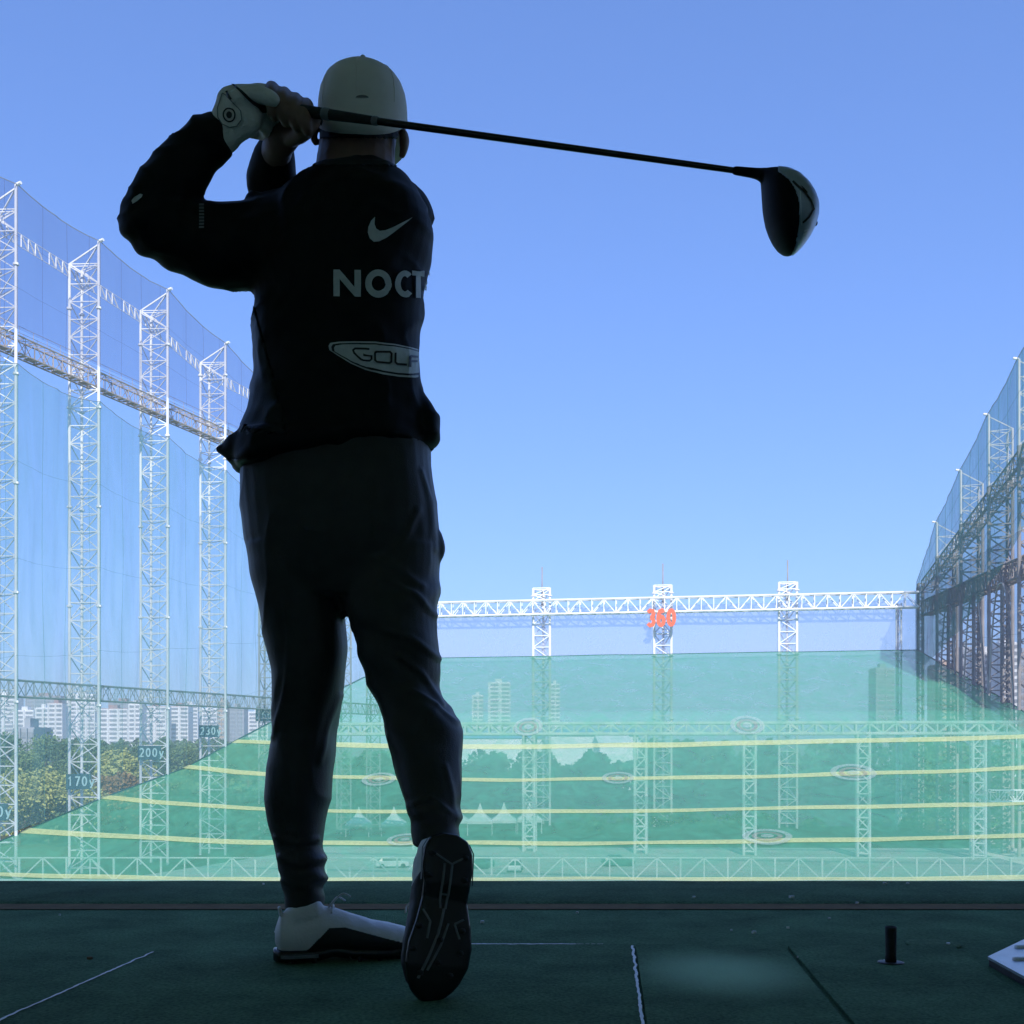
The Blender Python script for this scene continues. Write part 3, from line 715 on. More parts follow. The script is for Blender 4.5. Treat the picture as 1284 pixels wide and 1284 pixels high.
# arch ropes
for k, (pa, pb) in enumerate(((1179,1203),(1208,1240),(1240,1276))):
    Za, Zb = wallZ('R', pa), wallZ('R', pb); a = MB(); prev = None
    for i in range(25):
        t_ = i/24; Z = Za+(Zb-Za)*t_; z = 24.4-26*abs(2*t_-1)**2.6
        q = RW(Z)-ro*.3+Vector((0,0,z))
        if prev: a.beam(prev, q, .14)
        prev = q
    o = a.build('arch_frame', M['dark_steel']); tag(o, ['narrow dark arch nearest the far corner of the right net wall','dark arch in the middle of the right net wall','dark arch next to the right edge of the photo'][k], 'arch', 'dark arches of the right net wall')
rl = ['beside the right photo edge','second from the right photo edge','third from the right photo edge','between the smallest tower and the far corner']
RTop.append((214.5, 31))
for k in range(4):
    (Z0, t0), (Z1, t1) = RTop[k+1], (RTop[k+2] if k < 3 else (214.5, 31.0))
    if k == 0: Z0, t0 = RTop[0][0], 62; Z1, t1 = RTop[1]; 
    if k >= 1: Z0, t0 = RTop[k]; Z1, t1 = RTop[k+1]
    netpanel('upper_net', 'teal net slanting above the right catwalk, '+rl[k], RW, Z0, Z1, t0, t1, 28.8+(214-Z0)*.237, 28.8+(214-Z1)*.237, .5, 0, .3, M['teal_net'], 'upper net panels of the right wall', outv=ro, rope=(.06, M['grey_steel']))
netpanel('upper_net', 'teal net corner slanting down to the far girder', RW, RTop[4][0], 214.5, RTop[4][1], 31, 28.8+(214-RTop[4][0])*.237, 28.8, .3, 0, .3, M['teal_net'], 'upper net panels of the right wall', outv=ro, rope=(.06, M['grey_steel']))
netpanel('swag_net', 'green net swag hanging under the right catwalk girder', RW, 155, 214.5, 42.5, 28.8, 33, 14, 0, -3, .45, M['teal_net'], None, outv=ro, cols=30, wob=.5)
netpanel('lower_net', 'grey-violet net along the lower right wall', RW, 135, 214.5, 31, 30, -2, 8, 0, 0, .35, M['dark_net'], None, outv=ro, cols=40, rows_=20, wob=.4)
# ------------------------------------------------------------------ green sheet net
ROWS = [ # D, [(px,py)...]
 (20, [(-900,1500),(642,1500),(2600,1500)]),
 (60, [(-300,1275),(642,1285),(2200,1275)]),
 (103.9, [(-90,1094),(0,1100),(300,1104),(700,1104),(1284,1103.5),(1657,1095)]),
 (117.3, [(30,1042),(170,1052),(340,1058),(700,1057.5),(1000,1055),(1284,1050),(1545,1040)]),
 (130.2, [(130,1000),(250,1011),(400,1018),(700,1018),(1000,1014),(1284,1008),(1460,1000)]),
 (146.7, [(232,963),(330,973),(620,980),(1000,974),(1284,965),(1375,960)]),
 (158.5, [(293,930),(400,935),(560,938),(830,935),(1284,925),(1326,923)]),
 (169.5, [(345,903),(440,897),(700,893),(1000,892),(1284,893)]),
 (176, [(368,893),(450,888),(700,886),(1000,884),(1276,887)]),
 (200, [(455,850),(560,853),(831,852),(1000,850),(1208,847)]),
 (223.2, [(525,826),(553,825),(831,820),(1150,815)])]
def interp(pts, x):
    if x <= pts[0][0]: return pts[0][1]
    for (a, ya), (b2, yb) in zip(pts, pts[1:]):
        if x <= b2:
            t = (x-a)/(b2-a); return ya+(yb-ya)*t
    return pts[-1][1]
def smooth_interp(pts, x, w=70): return sum(interp(pts, x+k*w/3) for k in (-3,-2,-1,0,1,2,3))/7 if pts[0][0]+w < x < pts[-1][0]-w else interp(pts, x)
def rowpt(i, t):
    D, pts = ROWS[i]; x = pts[0][0]+(pts[-1][0]-pts[0][0])*t; y = smooth_interp(pts, x)
    return P(x, y, rowZ(D, x))
def netpt(s, t):
    i = min(int(s), len(ROWS)-2); f = s-i
    k = len(ROWS)
    p1, p2 = rowpt(i, t), rowpt(i+1, t)
    return p1.lerp(p2, f)-Vector((0,0, .35*math.sin(math.pi*f)*math.sin(math.pi*t) if 2 <= i < 7 else 0))
NT = 120; R = []
for i in range((len(ROWS)-1)*6+1):
    s = i/6; r = []
    for j in range(NT+1):
        t = j/NT; p = netpt(s, t)
        p.z += .18*noise.noise(Vector((p.x*.08, p.y*.25, 0)))*math.sin(math.pi*t)
        r.append(p)
    R.append(r)
a = MB(); a.grid(R); gbvh = BVHTree.FromPolygons(a.v, a.f)
t = thing('green_net', 'huge translucent green net sheet sloping up to the far wall', 'net', (0,100,-13))
a.build('net_sheet', M['green_net'], t, smooth=True)
a = MB()
for i in range(len(R)-1):
    a.beam(R[i][0], R[i+1][0], .13); a.beam(R[i][-1], R[i+1][-1], .1)
for j in range(NT): a.beam(R[-1][j], R[-1][j+1], .12)
a.build('edge_rope', M['net_rope'], t)
def onnet(x, y):
    h = gbvh.ray_cast(Vector((x, y, 60)), Vector((0,0,-1))); return h[0]
bl = {2:'yellow band nearest the deck edge',3:'yellow band second from the deck edge',4:'third yellow band from the deck edge, crossing the tent tops',5:'fourth yellow band from the deck edge, through the large bullseye',6:'farthest yellow band, just below the ridge girder'}
for i in (2,3,4,5,6):
    r1, r2 = [], []
    D = ROWS[i][0]; k1 = 0.8/(D-ROWS[i-1][0]); k2 = 0.8/(ROWS[i+1][0]-D)
    for j in range(NT+1):
        t_ = j/NT
        r1.append(netpt(i-k1, t_)+Vector((0,0,.12+.18*noise.noise(Vector((0,0,0)))))); r2.append(netpt(i+k2, t_)+Vector((0,0,.12)))
    mid = [netpt(i, j/NT)+Vector((0,0,.14)) for j in range(NT+1)]
    for rr in (r1, r2, mid):
        for p in rr: p.z += .18*noise.noise(Vector((p.x*.08, p.y*.25, 0)))*1
    a = MB(); a.grid([r1, mid, r2]); o = a.build('yellow_band', M['band'], None, True)
    tag(o, bl[i]+', across the green net', 'band', 'yellow bands across the green net')
# target rings
camv = Vector((0,0,CH))
rings = [(1070,972,2.75,'large bullseye ring in front of the right lattice column'),(962,1052,2.5,'bullseye ring nearest the deck edge, right of centre'),(775,978,2.1,'bullseye ring above the gap between two lattice columns, on the fourth band'),
 (937,912,2.4,'bullseye ring right below the ridge girder, right of the 360 tower'),(662,914,2.2,'bullseye ring below the ridge girder, left of the 360 tower'),(475,980,2.3,'bullseye ring seen between the golfer\'s calves'),(508,1056,2.0,'bullseye ring just left of the golfer\'s raised right shoe')]
for px, py, r, lab in rings:
    h = gbvh.ray_cast(camv, (P(px,py,1)-camv).normalized())
    c = h[0]; 
    if c is None: continue
    t = thing('target_ring', lab, 'target', (c.x,c.y,c.z), 'bullseye rings lying on the green net')
    def ann(r0, r1, m, nm_, dz):
        a = MB(); n = 40; A1, A2 = [], []
        for k in range(n+1):
            th = 2*math.pi*k/n
            for L_, rr in ((A1, r0), (A2, r1)):
                q = onnet(c.x+rr*math.cos(th), c.y+rr*1.25*math.sin(th)) or c
                L_.append(Vector((c.x+rr*math.cos(th), c.y+rr*1.25*math.sin(th), min(q.z, c.z+1.5)+dz)))
        a.grid([A1, A2]); a.build(nm_, m, t, True)
    ann(r*.74, r, M['ring_white'], 'outer_ring', .34); ann(r*.42, r*.62, M['ring_red'], 'middle_ring', .34); ann(r*.02, r*.26, M['ring_white'], 'centre_disc', .34)
# ------------------------------------------------------------------ below and beyond
def tent(px, py, Z, s, lab):
    p = Vector((U(px)*Z, Z, GZ)); t = thing('canopy_tent', lab, 'tent', p, 'white peaked tents under the green net')
    h0, h1 = 2.6*s, 3.3*s
    a = MB(); R = []
    prof = [(2.3*s, h0-.5*s), (2.3*s, h0), (1.35*s, h0+.75*s), (.6*s, h0+1.6*s), (.12*s, h0+2.9*s), (.02*s, h0+3.2*s)]
    for r, z in prof: R.append([p+Vector((r*sx, r*sy, z)) for sx, sy in ((-1,-1),(1,-1),(1,1),(-1,1))])
    a.rings(R); a.build('canopy', M['tent'], t, fix=True)
    for sx, sy in ((-1,-1),(1,-1),(1,1),(-1,1)):
        a = MB(); a.beam(p+Vector((2.2*s*sx,2.2*s*sy,0)), p+Vector((2.2*s*sx,2.2*s*sy,h0-.1)), .07); a.build('pole', M['white_steel'], t)
tl = ['white peaked tent left of the golfer\'s right calf, leftmost of the row','white peaked tent touching the golfer\'s right calf on its left','white peaked tent partly hidden by the golfer\'s right ankle','white peaked tent right of the golfer\'s right ankle','white peaked tent second right of the golfer\'s right ankle','white peaked tent behind the lattice column nearest the golfer']
for k, (px, Z) in enumerate(((450,200),(494,200),(572,204),(602,203),(632,205),(664,207))): tent(px, 0, Z, .92 if k < 2 else 1.0, tl[k])
def car(px, Z, ang, m, lab):
    t = thing('parked_car', lab, 'car', (U(px)*Z, Z, GZ), 'cars parked below the net'); O = Vector((U(px)*Z, Z, GZ))
    X = Vector((math.cos(ang), math.sin(ang), 0)); Y = Vector((-math.sin(ang), math.cos(ang), 0))
    R = []
    for x, z0, z1, w in ((-2.25,.45,.75,.7),(-2.15,.3,.95,.84),(-1.2,.28,1.0,.9),(0,.28,1.0,.9),(1.2,.28,1.0,.9),(2.1,.3,.85,.84),(2.25,.45,.7,.7)):
        R.append([O+X*x+Y*y+Vector((0,0,z)) for y, z in ((-w,z0),(w,z0),(w,z1-.12),(w*.9,z1),(-w*.9,z1),(-w,z1-.12))])
    a = MB(); a.rings(R); a.build('body', m, t, fix=True)
    R = []
    for x, z, w in ((-1.9,.98,.78),(-1.35,1.42,.62),(.35,1.46,.62),(1.15,.98,.76)):
        R.append([O+X*x+Y*y+Vector((0,0,zz)) for y, zz in ((-.82,.96),(.82,.96),(w,z),(-w,z))])
    a = MB(); a.rings(R); a.build('cabin', M['glass'], t, fix=True)
    a = MB(); a.add([O+X*x+Y*y+Vector((0,0,1.475)) for x, y in ((-1.35,-.6),(.35,-.6),(.35,.6),(-1.35,.6))]+[O+X*x+Y*y+Vector((0,0,1.5)) for x, y in ((-1.3,-.55),(.3,-.55),(.3,.55),(-1.3,.55))], [(0,1,2,3),(7,6,5,4),(0,4,5,1),(1,5,6,2),(2,6,7,3),(3,7,4,0)]); a.build('roof', m, t, fix=True)
    for x in (-1.4,1.4):
        for y in (-.86,.86): a = MB(); a.beam(O+X*x+Y*(y-.1)+Vector((0,0,.32)), O+X*x+Y*(y+.1)+Vector((0,0,.32)), .32, 16); a.build('wheel', M['rubber'], t)
car(646,146,1.5,M['car_white'],'white parked car just right of the golfer\'s raised shoe')
car(492,150,.15,M['car_white'],'white parked car seen left of the golfer\'s raised shoe')
car(607,150,1.3,M['car_green'],'dark parked car beside the golfer\'s raised shoe')
car(775,152,.05,M['car_green'],'dark parked car under the second lattice column')
def building(px0, px1, ytop, Z, m, lab, floors=None, cols=None, roofm=None, name='apartment_block', dep=14, ang=0, wcol=True, group='apartment blocks on the left skyline'):
    x0, x1 = U(px0)*Z, U(px1)*Z; zt = CH+(HY-ytop)/F*Z
    t = thing(name, lab, 'building', ((x0+x1)/2, Z, GZ), group)
    a = MB(); a.box((x0,Z,GZ),(x1,Z+dep,zt)); a.build('wall', m, t)
    a = MB(); cx = (x0+x1)/2; wd = (x1-x0)
    a.box((cx-wd*.18,Z+3,zt),(cx+wd*.12,Z+9,zt+3.2)); a.box((x0+wd*.02,Z+1,zt+.0),(x1-wd*.02,Z+dep-1,zt+.5)); a.build('roof', roofm or m, t)
    n = cols or max(2, round(wd/9)); fl = floors or min(int((zt+2)/3.2), int(96/n))
    me = None; cw = wd/n
    for i in range(n):
        # projecting piers between the window columns
        pm = MB(); pm.box((x0+i*cw-.0+cw*.0,Z-.7,GZ),(x0+i*cw+cw*.14,Z,zt+.2)); pm.build('pier', m, t)
        for k in range(fl):
            z = zt-2.6-k*3.3
            if z < -6: break
            if me is None:
                wm = MB(); wm.box((-cw*.36,-.25,0),(cw*.36,.1,1.7)); me = wm.mesh('window'); me.materials.append(M['window'])
            o = bpy.data.objects.new('window', me); link(o, t); o.location = Vector((x0+(i+.57)*cw, Z, z))-ORG[t.name]
blds = [(-14,20,872,900,'apt','white apartment block at the left photo edge'),(32,76,873,1010,'apt_grey','grey-white apartment block rising behind the edge tower'),(17,42,891,860,'apt','low white apartment block right of the edge tower'),(44,62,888,840,'apt','narrow white apartment block left of the 170y tower'),
 (60,78,882,820,'apt','white apartment block just left of the 170y tower'),(84,119,871,930,'apt','white apartment block seen through the 170y tower'),(122,160,889,830,'apt','wide white apartment block right of the 170y tower'),(136,170,880,960,'apt_grey','grey-white apartment block with a brown roof, left of the 200y tower'),(161,176,883,820,'apt','narrow white apartment block left of the 200y tower'),
 (178,208,886,870,'apt','white apartment block seen through the 200y tower'),(212,236,886,900,'apt','white apartment block right of the 200y tower'),(226,248,884,1000,'apt','tall white apartment block left of the 230y tower'),(252,272,889,900,'apt','white apartment block seen through the 230y tower'),(273,282,880,840,'apt_tan','narrow tan building beside the 230y tower'),(286,306,887,900,'apt_grey','grey apartment block right of the 230y tower'),
 (310,336,893,950,'apt','white apartment block left of the golfer\'s left leg')]
for i, (a0, a1, yt, Z, mm, lab) in enumerate(blds): building(a0, a1, yt, Z, M[mm], lab, roofm=M['roof_brown'] if i in (1,4,6,7,9,10) else None)
building(17,42,914,330,M['apt_grey'],'plain grey hall among the trees beside the edge tower',floors=1,cols=3,name='hall',group=None)
for i, (a0,a1,yt,Z,mm,lab) in enumerate([(612,640,856,900,'apt','pale apartment block behind the green net, left of the far left tower'),(690,702,858,900,'apt','narrow pale block behind the green net right of the far left tower'),(592,606,872,920,'apt','short pale block behind the green net near the golfer\'s knee'),(1098,1122,838,700,'apt_grey','dark block behind the green net left of the right corner'),
    (1206,1222,812,600,'apt_grey','narrow grey tower block behind the right net wall'),(1226,1250,818,560,'apt','pale tower block behind the middle of the right net wall'),(1254,1276,806,540,'apt','tall pale tower block behind the right net wall'),(1278,1300,820,560,'apt_grey','grey tower block at the right photo edge'),(1174,1202,834,640,'apt_tan','low tan block behind the far end of the right net wall')]):
    building(a0,a1,yt,Z,M[mm],lab,group='tower blocks beyond the far and right nets')
for i, (a0,a1,yt,Z,mm,lab) in enumerate([(560,680,917,420,'blue_roof','long blue-roofed hall left of the far left tower'),(690,800,914,430,'blue_roof','long blue-roofed hall right of the far left tower'),(752,792,922,380,'apt','small white shed in front of the blue-roofed hall')]):
    x0, x1 = U(a0)*Z, U(a1)*Z; zt = CH+(HY-yt)/F*Z
    t = thing('industrial_hall', lab, 'building', ((x0+x1)/2,Z,GZ), 'halls beyond the green net')
    MB().box((x0,Z,GZ),(x1,Z+30,zt-2.6)).build('wall', M['apt'] , t)
    a = MB(); a.rings([[Vector((x,Z-.5,zt-2.6)),Vector((x,Z+30,zt-2.6)),Vector((x,Z+15,zt))] for x in (x0-.5,x1+.5)]); a.build('roof', M[mm], t, fix=True)
# trees
def crown_mesh(seed, R, H, mname, n=1500, leaf=.5, lobes=9, base=.35):
    rnd = random.Random(seed); a = MB(); lob = []
    for k in range(lobes):
        th = rnd.random()*6.28; zz = rnd.random(); rr = R*(.55*math.sin(math.pi*(.15+.8*zz)))
        lob.append((Vector((rr*math.cos(th), rr*math.sin(th), H*(base+.55*zz))), R*rnd.uniform(.35,.58)))
    lob.append((Vector((0,0,H*.82)), R*.42)); lob.append((Vector((0,0,H*.6)), R*.6))
    for k in range(n):
        c, r = rnd.choice(lob)
        d = Vector((rnd.gauss(0,1), rnd.gauss(0,1), rnd.gauss(0,1))).normalized()
        p = c+d*r*(rnd.random()**.33)*(1+.25*noise.noise(c+d*3))
        u = Vector((rnd.gauss(0,1), rnd.gauss(0,1), rnd.gauss(0,1))).normalized(); v = u.orthogonal().normalized(); s = leaf*rnd.uniform(.5,1.3)
        q = u.cross(v)
        a.add([p-v*s, p+q*s*.7, p+v*s, p-q*s*.7], [(0,1,2,3)])
    me = a.mesh('crown'); me.materials.append(M[mname]); return me
def trunk_mesh(H, R):
    a = MB(); a.tube([Vector((0,0,0)), Vector((.15,0,H*.3)), Vector((0,.1,H*.62)), Vector((.1,0,H*.85))], [.42,.33,.2,.07], 8)
    rnd = random.Random(3)
    for k in range(6):
        th = k*1.1; z = H*(.3+.07*k); a.beam(Vector((0,0,z)), Vector((R*.6*math.cos(th), R*.6*math.sin(th), z+H*.17)), .1, 5)
    me = a.mesh('trunk'); me.materials.append(M['trunk']); return me
protos = {}
for k, (nm_, R, H) in enumerate((('leaf_green',5,17),('leaf_dark',4.5,18),('leaf_yellow',5.5,11),('leaf_rust',4.5,9))):
    protos[nm_] = (crown_mesh(k+1, R, H, nm_, 5200, .27), trunk_mesh(H, R), H)
def tree(px, ytop, Z, kind, lab, wide=1.0, group='trees beyond the left net wall'):
    cm, tm, H = protos[kind]; x = U(px)*Z; h = CH+(HY-ytop)/F*Z-GZ; s = h/H
    o = bpy.data.objects.new('tree', None); link(o); o.location = (x, Z, GZ); o.scale = (s*wide,s*wide,s); o.rotation_euler = (0,0,random.random()*6.28)
    tag(o, lab, 'tree', group)
    link(bpy.data.objects.new('crown', cm), o); link(bpy.data.objects.new('trunk', tm), o)
TR = [(6,916,210,'leaf_dark','dark green tree at the left photo edge'),(30,938,205,'leaf_green','green tree right of the edge tower'),(58,918,235,'leaf_green','tall green tree between the edge tower and the 170y tower'),
 (22,975,182,'leaf_yellow','low yellow-green tree right of the edge tower'),(60,972,186,'leaf_yellow','low yellow-green tree left of the 170y sign'),(78,925,225,'leaf_dark','dark green tree just left of the 170y tower'),
 (100,935,215,'leaf_green','green tree behind the 170y tower'),(120,925,240,'leaf_dark','dark green tree right of the 170y tower'),(94,985,190,'leaf_yellow','yellow-green tree below the 170y sign'),
 (142,948,220,'leaf_yellow','yellowish tree left of the 200y sign'),(150,930,260,'leaf_dark','dark green tree left of the 200y tower'),(132,976,205,'leaf_rust','rust-coloured small tree right of the 170y sign'),(160,972,212,'leaf_rust','rust-coloured small tree below the 200y sign'),
 (178,930,250,'leaf_dark','dark green tree behind the 200y tower'),(206,928,270,'leaf_dark','dark green tree right of the 200y sign'),(232,930,270,'leaf_green','green tree left of the 230y sign'),(258,929,280,'leaf_dark','dark green tree behind the 230y sign'),(286,928,290,'leaf_dark','dark green tree right of the 230y sign'),(312,924,300,'leaf_dark','dark green tree left of the golfer\'s left leg')]
for px, yt, Z, kd, lab in TR: tree(px, yt, Z, kd, lab, 1.0 if kd != 'leaf_yellow' else 1.25)
# far woods that read as one mass
def wood(name, lab, spots, mname, leaf=.9, n=420):
    a = MB(); rnd = random.Random(11)
    for (x, y, h, R) in spots:
        for k in range(n):
            th = rnd.random()*6.28; z = rnd.random(); prof = (math.sin(math.pi*min(1,(.18+.82*z))))**.7
            rr = R*prof*rnd.random()**.4
            p = Vector((x+rr*math.cos(th), y+rr*math.sin(th), GZ+h*(.12+.88*z)))
            u = Vector((rnd.gauss(0,1), rnd.gauss(0,1), rnd.gauss(0,1))).normalized(); v = u.orthogonal().normalized(); q = u.cross(v); s = leaf*rnd.uniform(.5,1.3)
            a.add([p-v*s, p+q*s*.7, p+v*s, p-q*s*.7], [(0,1,2,3)])
    o = a.build(name, M[mname]); tag(o, lab, 'trees', kind='stuff')
rnd = random.Random(5)
sp = []
for k in range(80):
    px = rnd.uniform(-20, 345); Z = rnd.uniform(320, 520); yt = rnd.uniform(926, 934); sp.append((U(px)*Z, Z, CH+(HY-yt)/F*Z-GZ, rnd.uniform(4,7)))
wood('distant_wood', 'dark wood in front of the left apartment blocks', sp, 'leaf_dark', .9, 300)
sp = []
for k in range(120):
    px = rnd.uniform(380, 1320); Z = rnd.uniform(236, 300); 
    yt = rnd.uniform(925, 942) if px > 800 else rnd.uniform(940, 960); sp.append((U(px)*Z, Z, CH+(HY-yt)/F*Z-GZ, rnd.uniform(3.5,6.5)))
wood('wood_behind_net', 'dense wood seen through the green net below the far wall', sp, 'leaf_wood', .7, 420)
sp = []
for k in range(26):
    px = rnd.uniform(60, 395); Z = rnd.uniform(168, 230); yt = rnd.uniform(985, 1010); sp.append((U(px)*Z, Z, CH+(HY-yt)/F*Z-GZ, rnd.uniform(2.5,4.5)))
wood('shrub_belt', 'low shrubs under the left part of the green net', sp, 'leaf_wood', .5, 300)
sp = [(U(px)*Z, Z, rnd.uniform(2,4), 2.5) for px, Z in [(rnd.uniform(710,1300), rnd.uniform(205,232)) for k in range(40)]]
wood('low_shrubs', 'low shrub rows at the foot of the far towers', sp, 'leaf_dark', .4, 120)
# haze volume added to soften and pale the far range
hz = MB(); hz.box((-900,-40,GZ-1),(1100,1150,69)); ho_ = hz.build('haze', M['glass'], None); tag(ho_, 'thin pale haze volume added over the driving range to soften it', 'haze', kind='stuff')
hmt = bpy.data.materials.new('haze'); hmt.use_nodes = True; N = hmt.node_tree.nodes; N.remove(N['Principled BSDF'])
pv = N.new('ShaderNodeVolumePrincipled'); pv.inputs['Color'].default_value = (.9,.94,.97,1); pv.inputs['Density'].default_value = .00055
pv.inputs['Anisotropy'].default_value = 0
hmt.node_tree.links.new(pv.outputs[0], N['Material Output'].inputs['Volume']); ho_.data.materials.clear(); ho_.data.materials.append(hmt)
# ------------------------------------------------------------------ the golfer
def proj(c): return (CX+c.x/c.y*F, HY-(c.z-CH)/c.y*F)
def K(r, Z): return r/F*Z
def px_tube(mb, pts, n=20, ref=Vector((0,1,0)), dz=1.0):
    """pts: (px, py, Z, r_px[, depth factor])"""
    mb.tube([P(p[0], p[1], p[2]) for p in pts], [(K(p[3], p[2]), K(p[3], p[2])*(p[4] if len(p) > 4 else dz)) for p in pts], n, ref)
def hrings(mb, secs, n=32, pw=2.4):
    """horizontal sections (py, xl, xr, Z, half depth)"""
    # resample in y with linear steps
    out = []
    for (a, b2) in zip(secs, secs[1:]):
        m = max(1, int(abs(b2[0]-a[0])/7))
        for k in range(m):
            t = k/m; out.append([a[i]+(b2[i]-a[i])*t for i in range(5)])
    out.append(list(secs[-1]))
    R = []
    for py, xl, xr, Z, hd in out:
        c = P((xl+xr)/2, py, Z); hw = K((xr-xl)/2, Z); r = []
        for j in range(n):
            th = 2*math.pi*j/n; cc, ss = math.cos(th), math.sin(th)
            r.append(c+Vector((hw*abs(cc)**(2/pw)*(1 if cc > 0 else -1), hd*abs(ss)**(2/pw)*(1 if ss > 0 else -1), 0)))
        R.append(r)
    mb.rings(R)
golfer = thing('person', 'golfer seen from behind in dark jacket and trousers, white cap, finishing a swing', 'person', FL(450,1212))
ZB = 2.15
# ---- jacket
def fold_j(c, n):
    f = noise.noise(Vector((c.x*9+c.z*5, c.y*4, c.z*16+c.x*7)))*.006+noise.noise(Vector((c.x*22, c.y*10, c.z*30-c.x*18)))*.003+(1-abs(noise.noise(Vector((c.x*12+c.z*9, c.y*6, c.z*15-c.x*8)))))**6*.004
    sx, sy = proj(c)
    if sx < 330 and sy < 360:
        q = (sx-150)*.55+(sy-270)*.85
        f += .0035*math.sin(q/7+3*noise.noise(Vector((c.x*8,c.y*8,c.z*8))))*max(0, .3+noise.noise(Vector((c.x*11,c.y*9,c.z*11+5))))
    # deeper folds near the hem at the right and at the cuffs
    z = c.z; w = math.exp(-((z-1.02)/.07)**2)
    f += w*.006*noise.noise(Vector((c.x*14+c.z*22, c.y*6, c.z*18)))
    return f
j = MB()
hrings(j, [(216,402,489,2.17,.060),(220,397,494,2.17,.066),(226,394,500,2.17,.08),(234,385,514,2.16,.1),(248,358,528,2.16,.118),(265,345,537,2.15,.13),(290,338,543,2.15,.137),(320,326,540,2.15,.14),(345,320,533,2.15,.14),
  (375,321,530,2.15,.138),(400,322,528,2.15,.134),(440,319,527,2.15,.13),(480,320,528,2.15,.13),(505,318,533,2.15,.133),(525,315,537,2.15,.136),(545,304,538,2.15,.14),(560,298,539,2.15,.142),(566,298,538,2.15,.142)])
# left-hand hem flare and right hem pouch
px_tube(j, [(330,530,2.12,14,2.0),(306,556,2.1,13,2.2),(288,566,2.1,8,2.2),(275,564,2.1,3,2.5)])
px_tube(j, [(335,566,2.12,16,3),(318,573,2.12,14,3),(304,577,2.11,12,2.4)])
px_tube(j, [(300,568,2.11,10,2.5),(292,576,2.11,6,2.2)])
hrings(j, [(560,300,500,2.14,.14),(575,298,470,2.14,.138),(585,301,400,2.14,.13),(590,304,350,2.13,.11)])
px_tube(j, [(525,495,2.13,8,1.6),(535,520,2.13,11,2.2),(540,540,2.13,12,2.4),(538,550,2.13,11,2.4)])
# left arm
px_tube(j, [(425,296,2.14,58,.9),(370,302,2.12,60,.85),(330,308,2.11,57,.85),(285,308,2.09,52,.9),(240,299,2.07,46,.95),(207,284,2.05,43,1),(192,276,2.04,42,1)])
px_tube(j, [(191,277,2.04,42,1),(202,256,2.04,38,1),(219,228,2.04,36,1),(237,203,2.04,34,1),(249,186,2.04,31,1),(256,176,2.04,27,1)])
px_tube(j, [(237,184,2.04,16,1.2),(238,178,2.04,13,1.2)])
px_tube(j, [(254,188,2.04,29,1),(264,174,2.04,27,1),(271,166,2.04,24,1)])
# right arm: forward across the chest and up
px_tube(j, [(500,275,2.2,44,1),(450,300,2.34,44,1),(395,325,2.42,42,1),(365,320,2.42,40,1)])
px_tube(j, [(365,320,2.42,40,1),(352,275,2.32,34,1),(343,238,2.22,32,1),(343,215,2.18,30,1),(344,196,2.15,27,1),(345,189,2.14,25,1)])
px_tube(j, [(345,236,2.2,34,.9),(345,226,2.19,31,.9)])
px_tube(j, [(384,262,2.14,34,.9),(340,262,2.12,22,.9),(320,258,2.11,16,1)])
px_tube(j, [(403,234,2.16,10,2.5),(445,236,2.17,18,2),(488,232,2.17,12,2.5)])
jk = remesh(j, .0065, 3, fold_j)
jo = jk.build('jacket', M['jacket'], golfer, True); jo['label'] = 'black long-sleeved jacket with grey print on the back'
jb = BVHTree.FromPolygons(jk.v, jk.f)
# side panel (slightly different cloth) and collar
def in_side(c, n):
    x, y = proj(c)
    if n.y > .3: return False
    return 392 < y < 545 and x < 319+(y-385)*.26 and x > 300
shell(jk, in_side, .0015, True, lambda c: (319+(proj(c)[1]-385)*.26-proj(c)[0])*.0015).build('side_panel', M['panel'], jo, True)
def in_collar(c, n):
    x, y = proj(c); return y < 208 and 385 < x < 502 and abs(c.y-2.17) < .14
shell(jk, in_collar, .002).build('collar', M['panel'], jo, True)
def in_hem(c, n):
    x, y = proj(c); return y > 575-(x-300)*.05 and x > 255
shell(jk, in_hem, .0012).build('hem_band', M['panel'], jo, True)
# prints
sw = [(470,272),(465,277),(461.5,285),(461,292),(463.5,299),(468.5,303.5),(475,303),(484,298.5),(496,289.5),(508,280),(516.7,272.4),(505,278.5),(492,285.3),(483,288.8),(476,289.8),(471.5,286.8),(469.4,281)]
poly_decal([sw], jb, .0015, 4).build('tick_emblem', M['grey_print'], jo)
def nocta():
    q = []
    q.append([(418,338),(426,338.2),(444.5,360),(444.5,338.8),(452.5,339),(452.5,372.5),(445,372.3),(426,350),(426,372),(418,371.8)])
    q += ribbon(arc(474,355.8,12.3,13.6,0,350,34), 8, True)
    q += ribbon(arc(506,356.5,8.6,13.4,48,312,24), 7)
    q.append([(514.5,339.5),(529.5,340),(529.5,346),(525,346),(525,373.5),(519.2,373.5),(519.2,346),(514.5,345.7)])
    q.append([(531,356),(535.5,340),(539,340),(545,374),(541,374),(539,364),(534.5,364),(532.5,374),(527.5,374)])
    return q
poly_decal(nocta(), jb, .0015, 4).build('lettering', M['grey_print'], jo)
top = [(412,434),(414,430.5),(424,428.8),(445,428),(470,428.6),(495,431.5),(515,435.5),(529,439.5)]
bot = [(529,472.5),(520,473.6),(500,472.6),(480,469.6),(458,463.8),(440,456),(424,446.5),(413,439)]
def inset(pts, k):
    cx, cy = 480, 449; return [(cx+(p[0]-cx)*(1-k*.5), cy+(p[1]-cy)*(1-k)) for p in pts]
badge = top+bot
poly_decal([badge], jb, .0012, 4).build('badge', M['grey_print'], jo)
poly_decal([inset(badge,.10)], jb, .0018, 4).build('badge_outline', M['black'], jo)
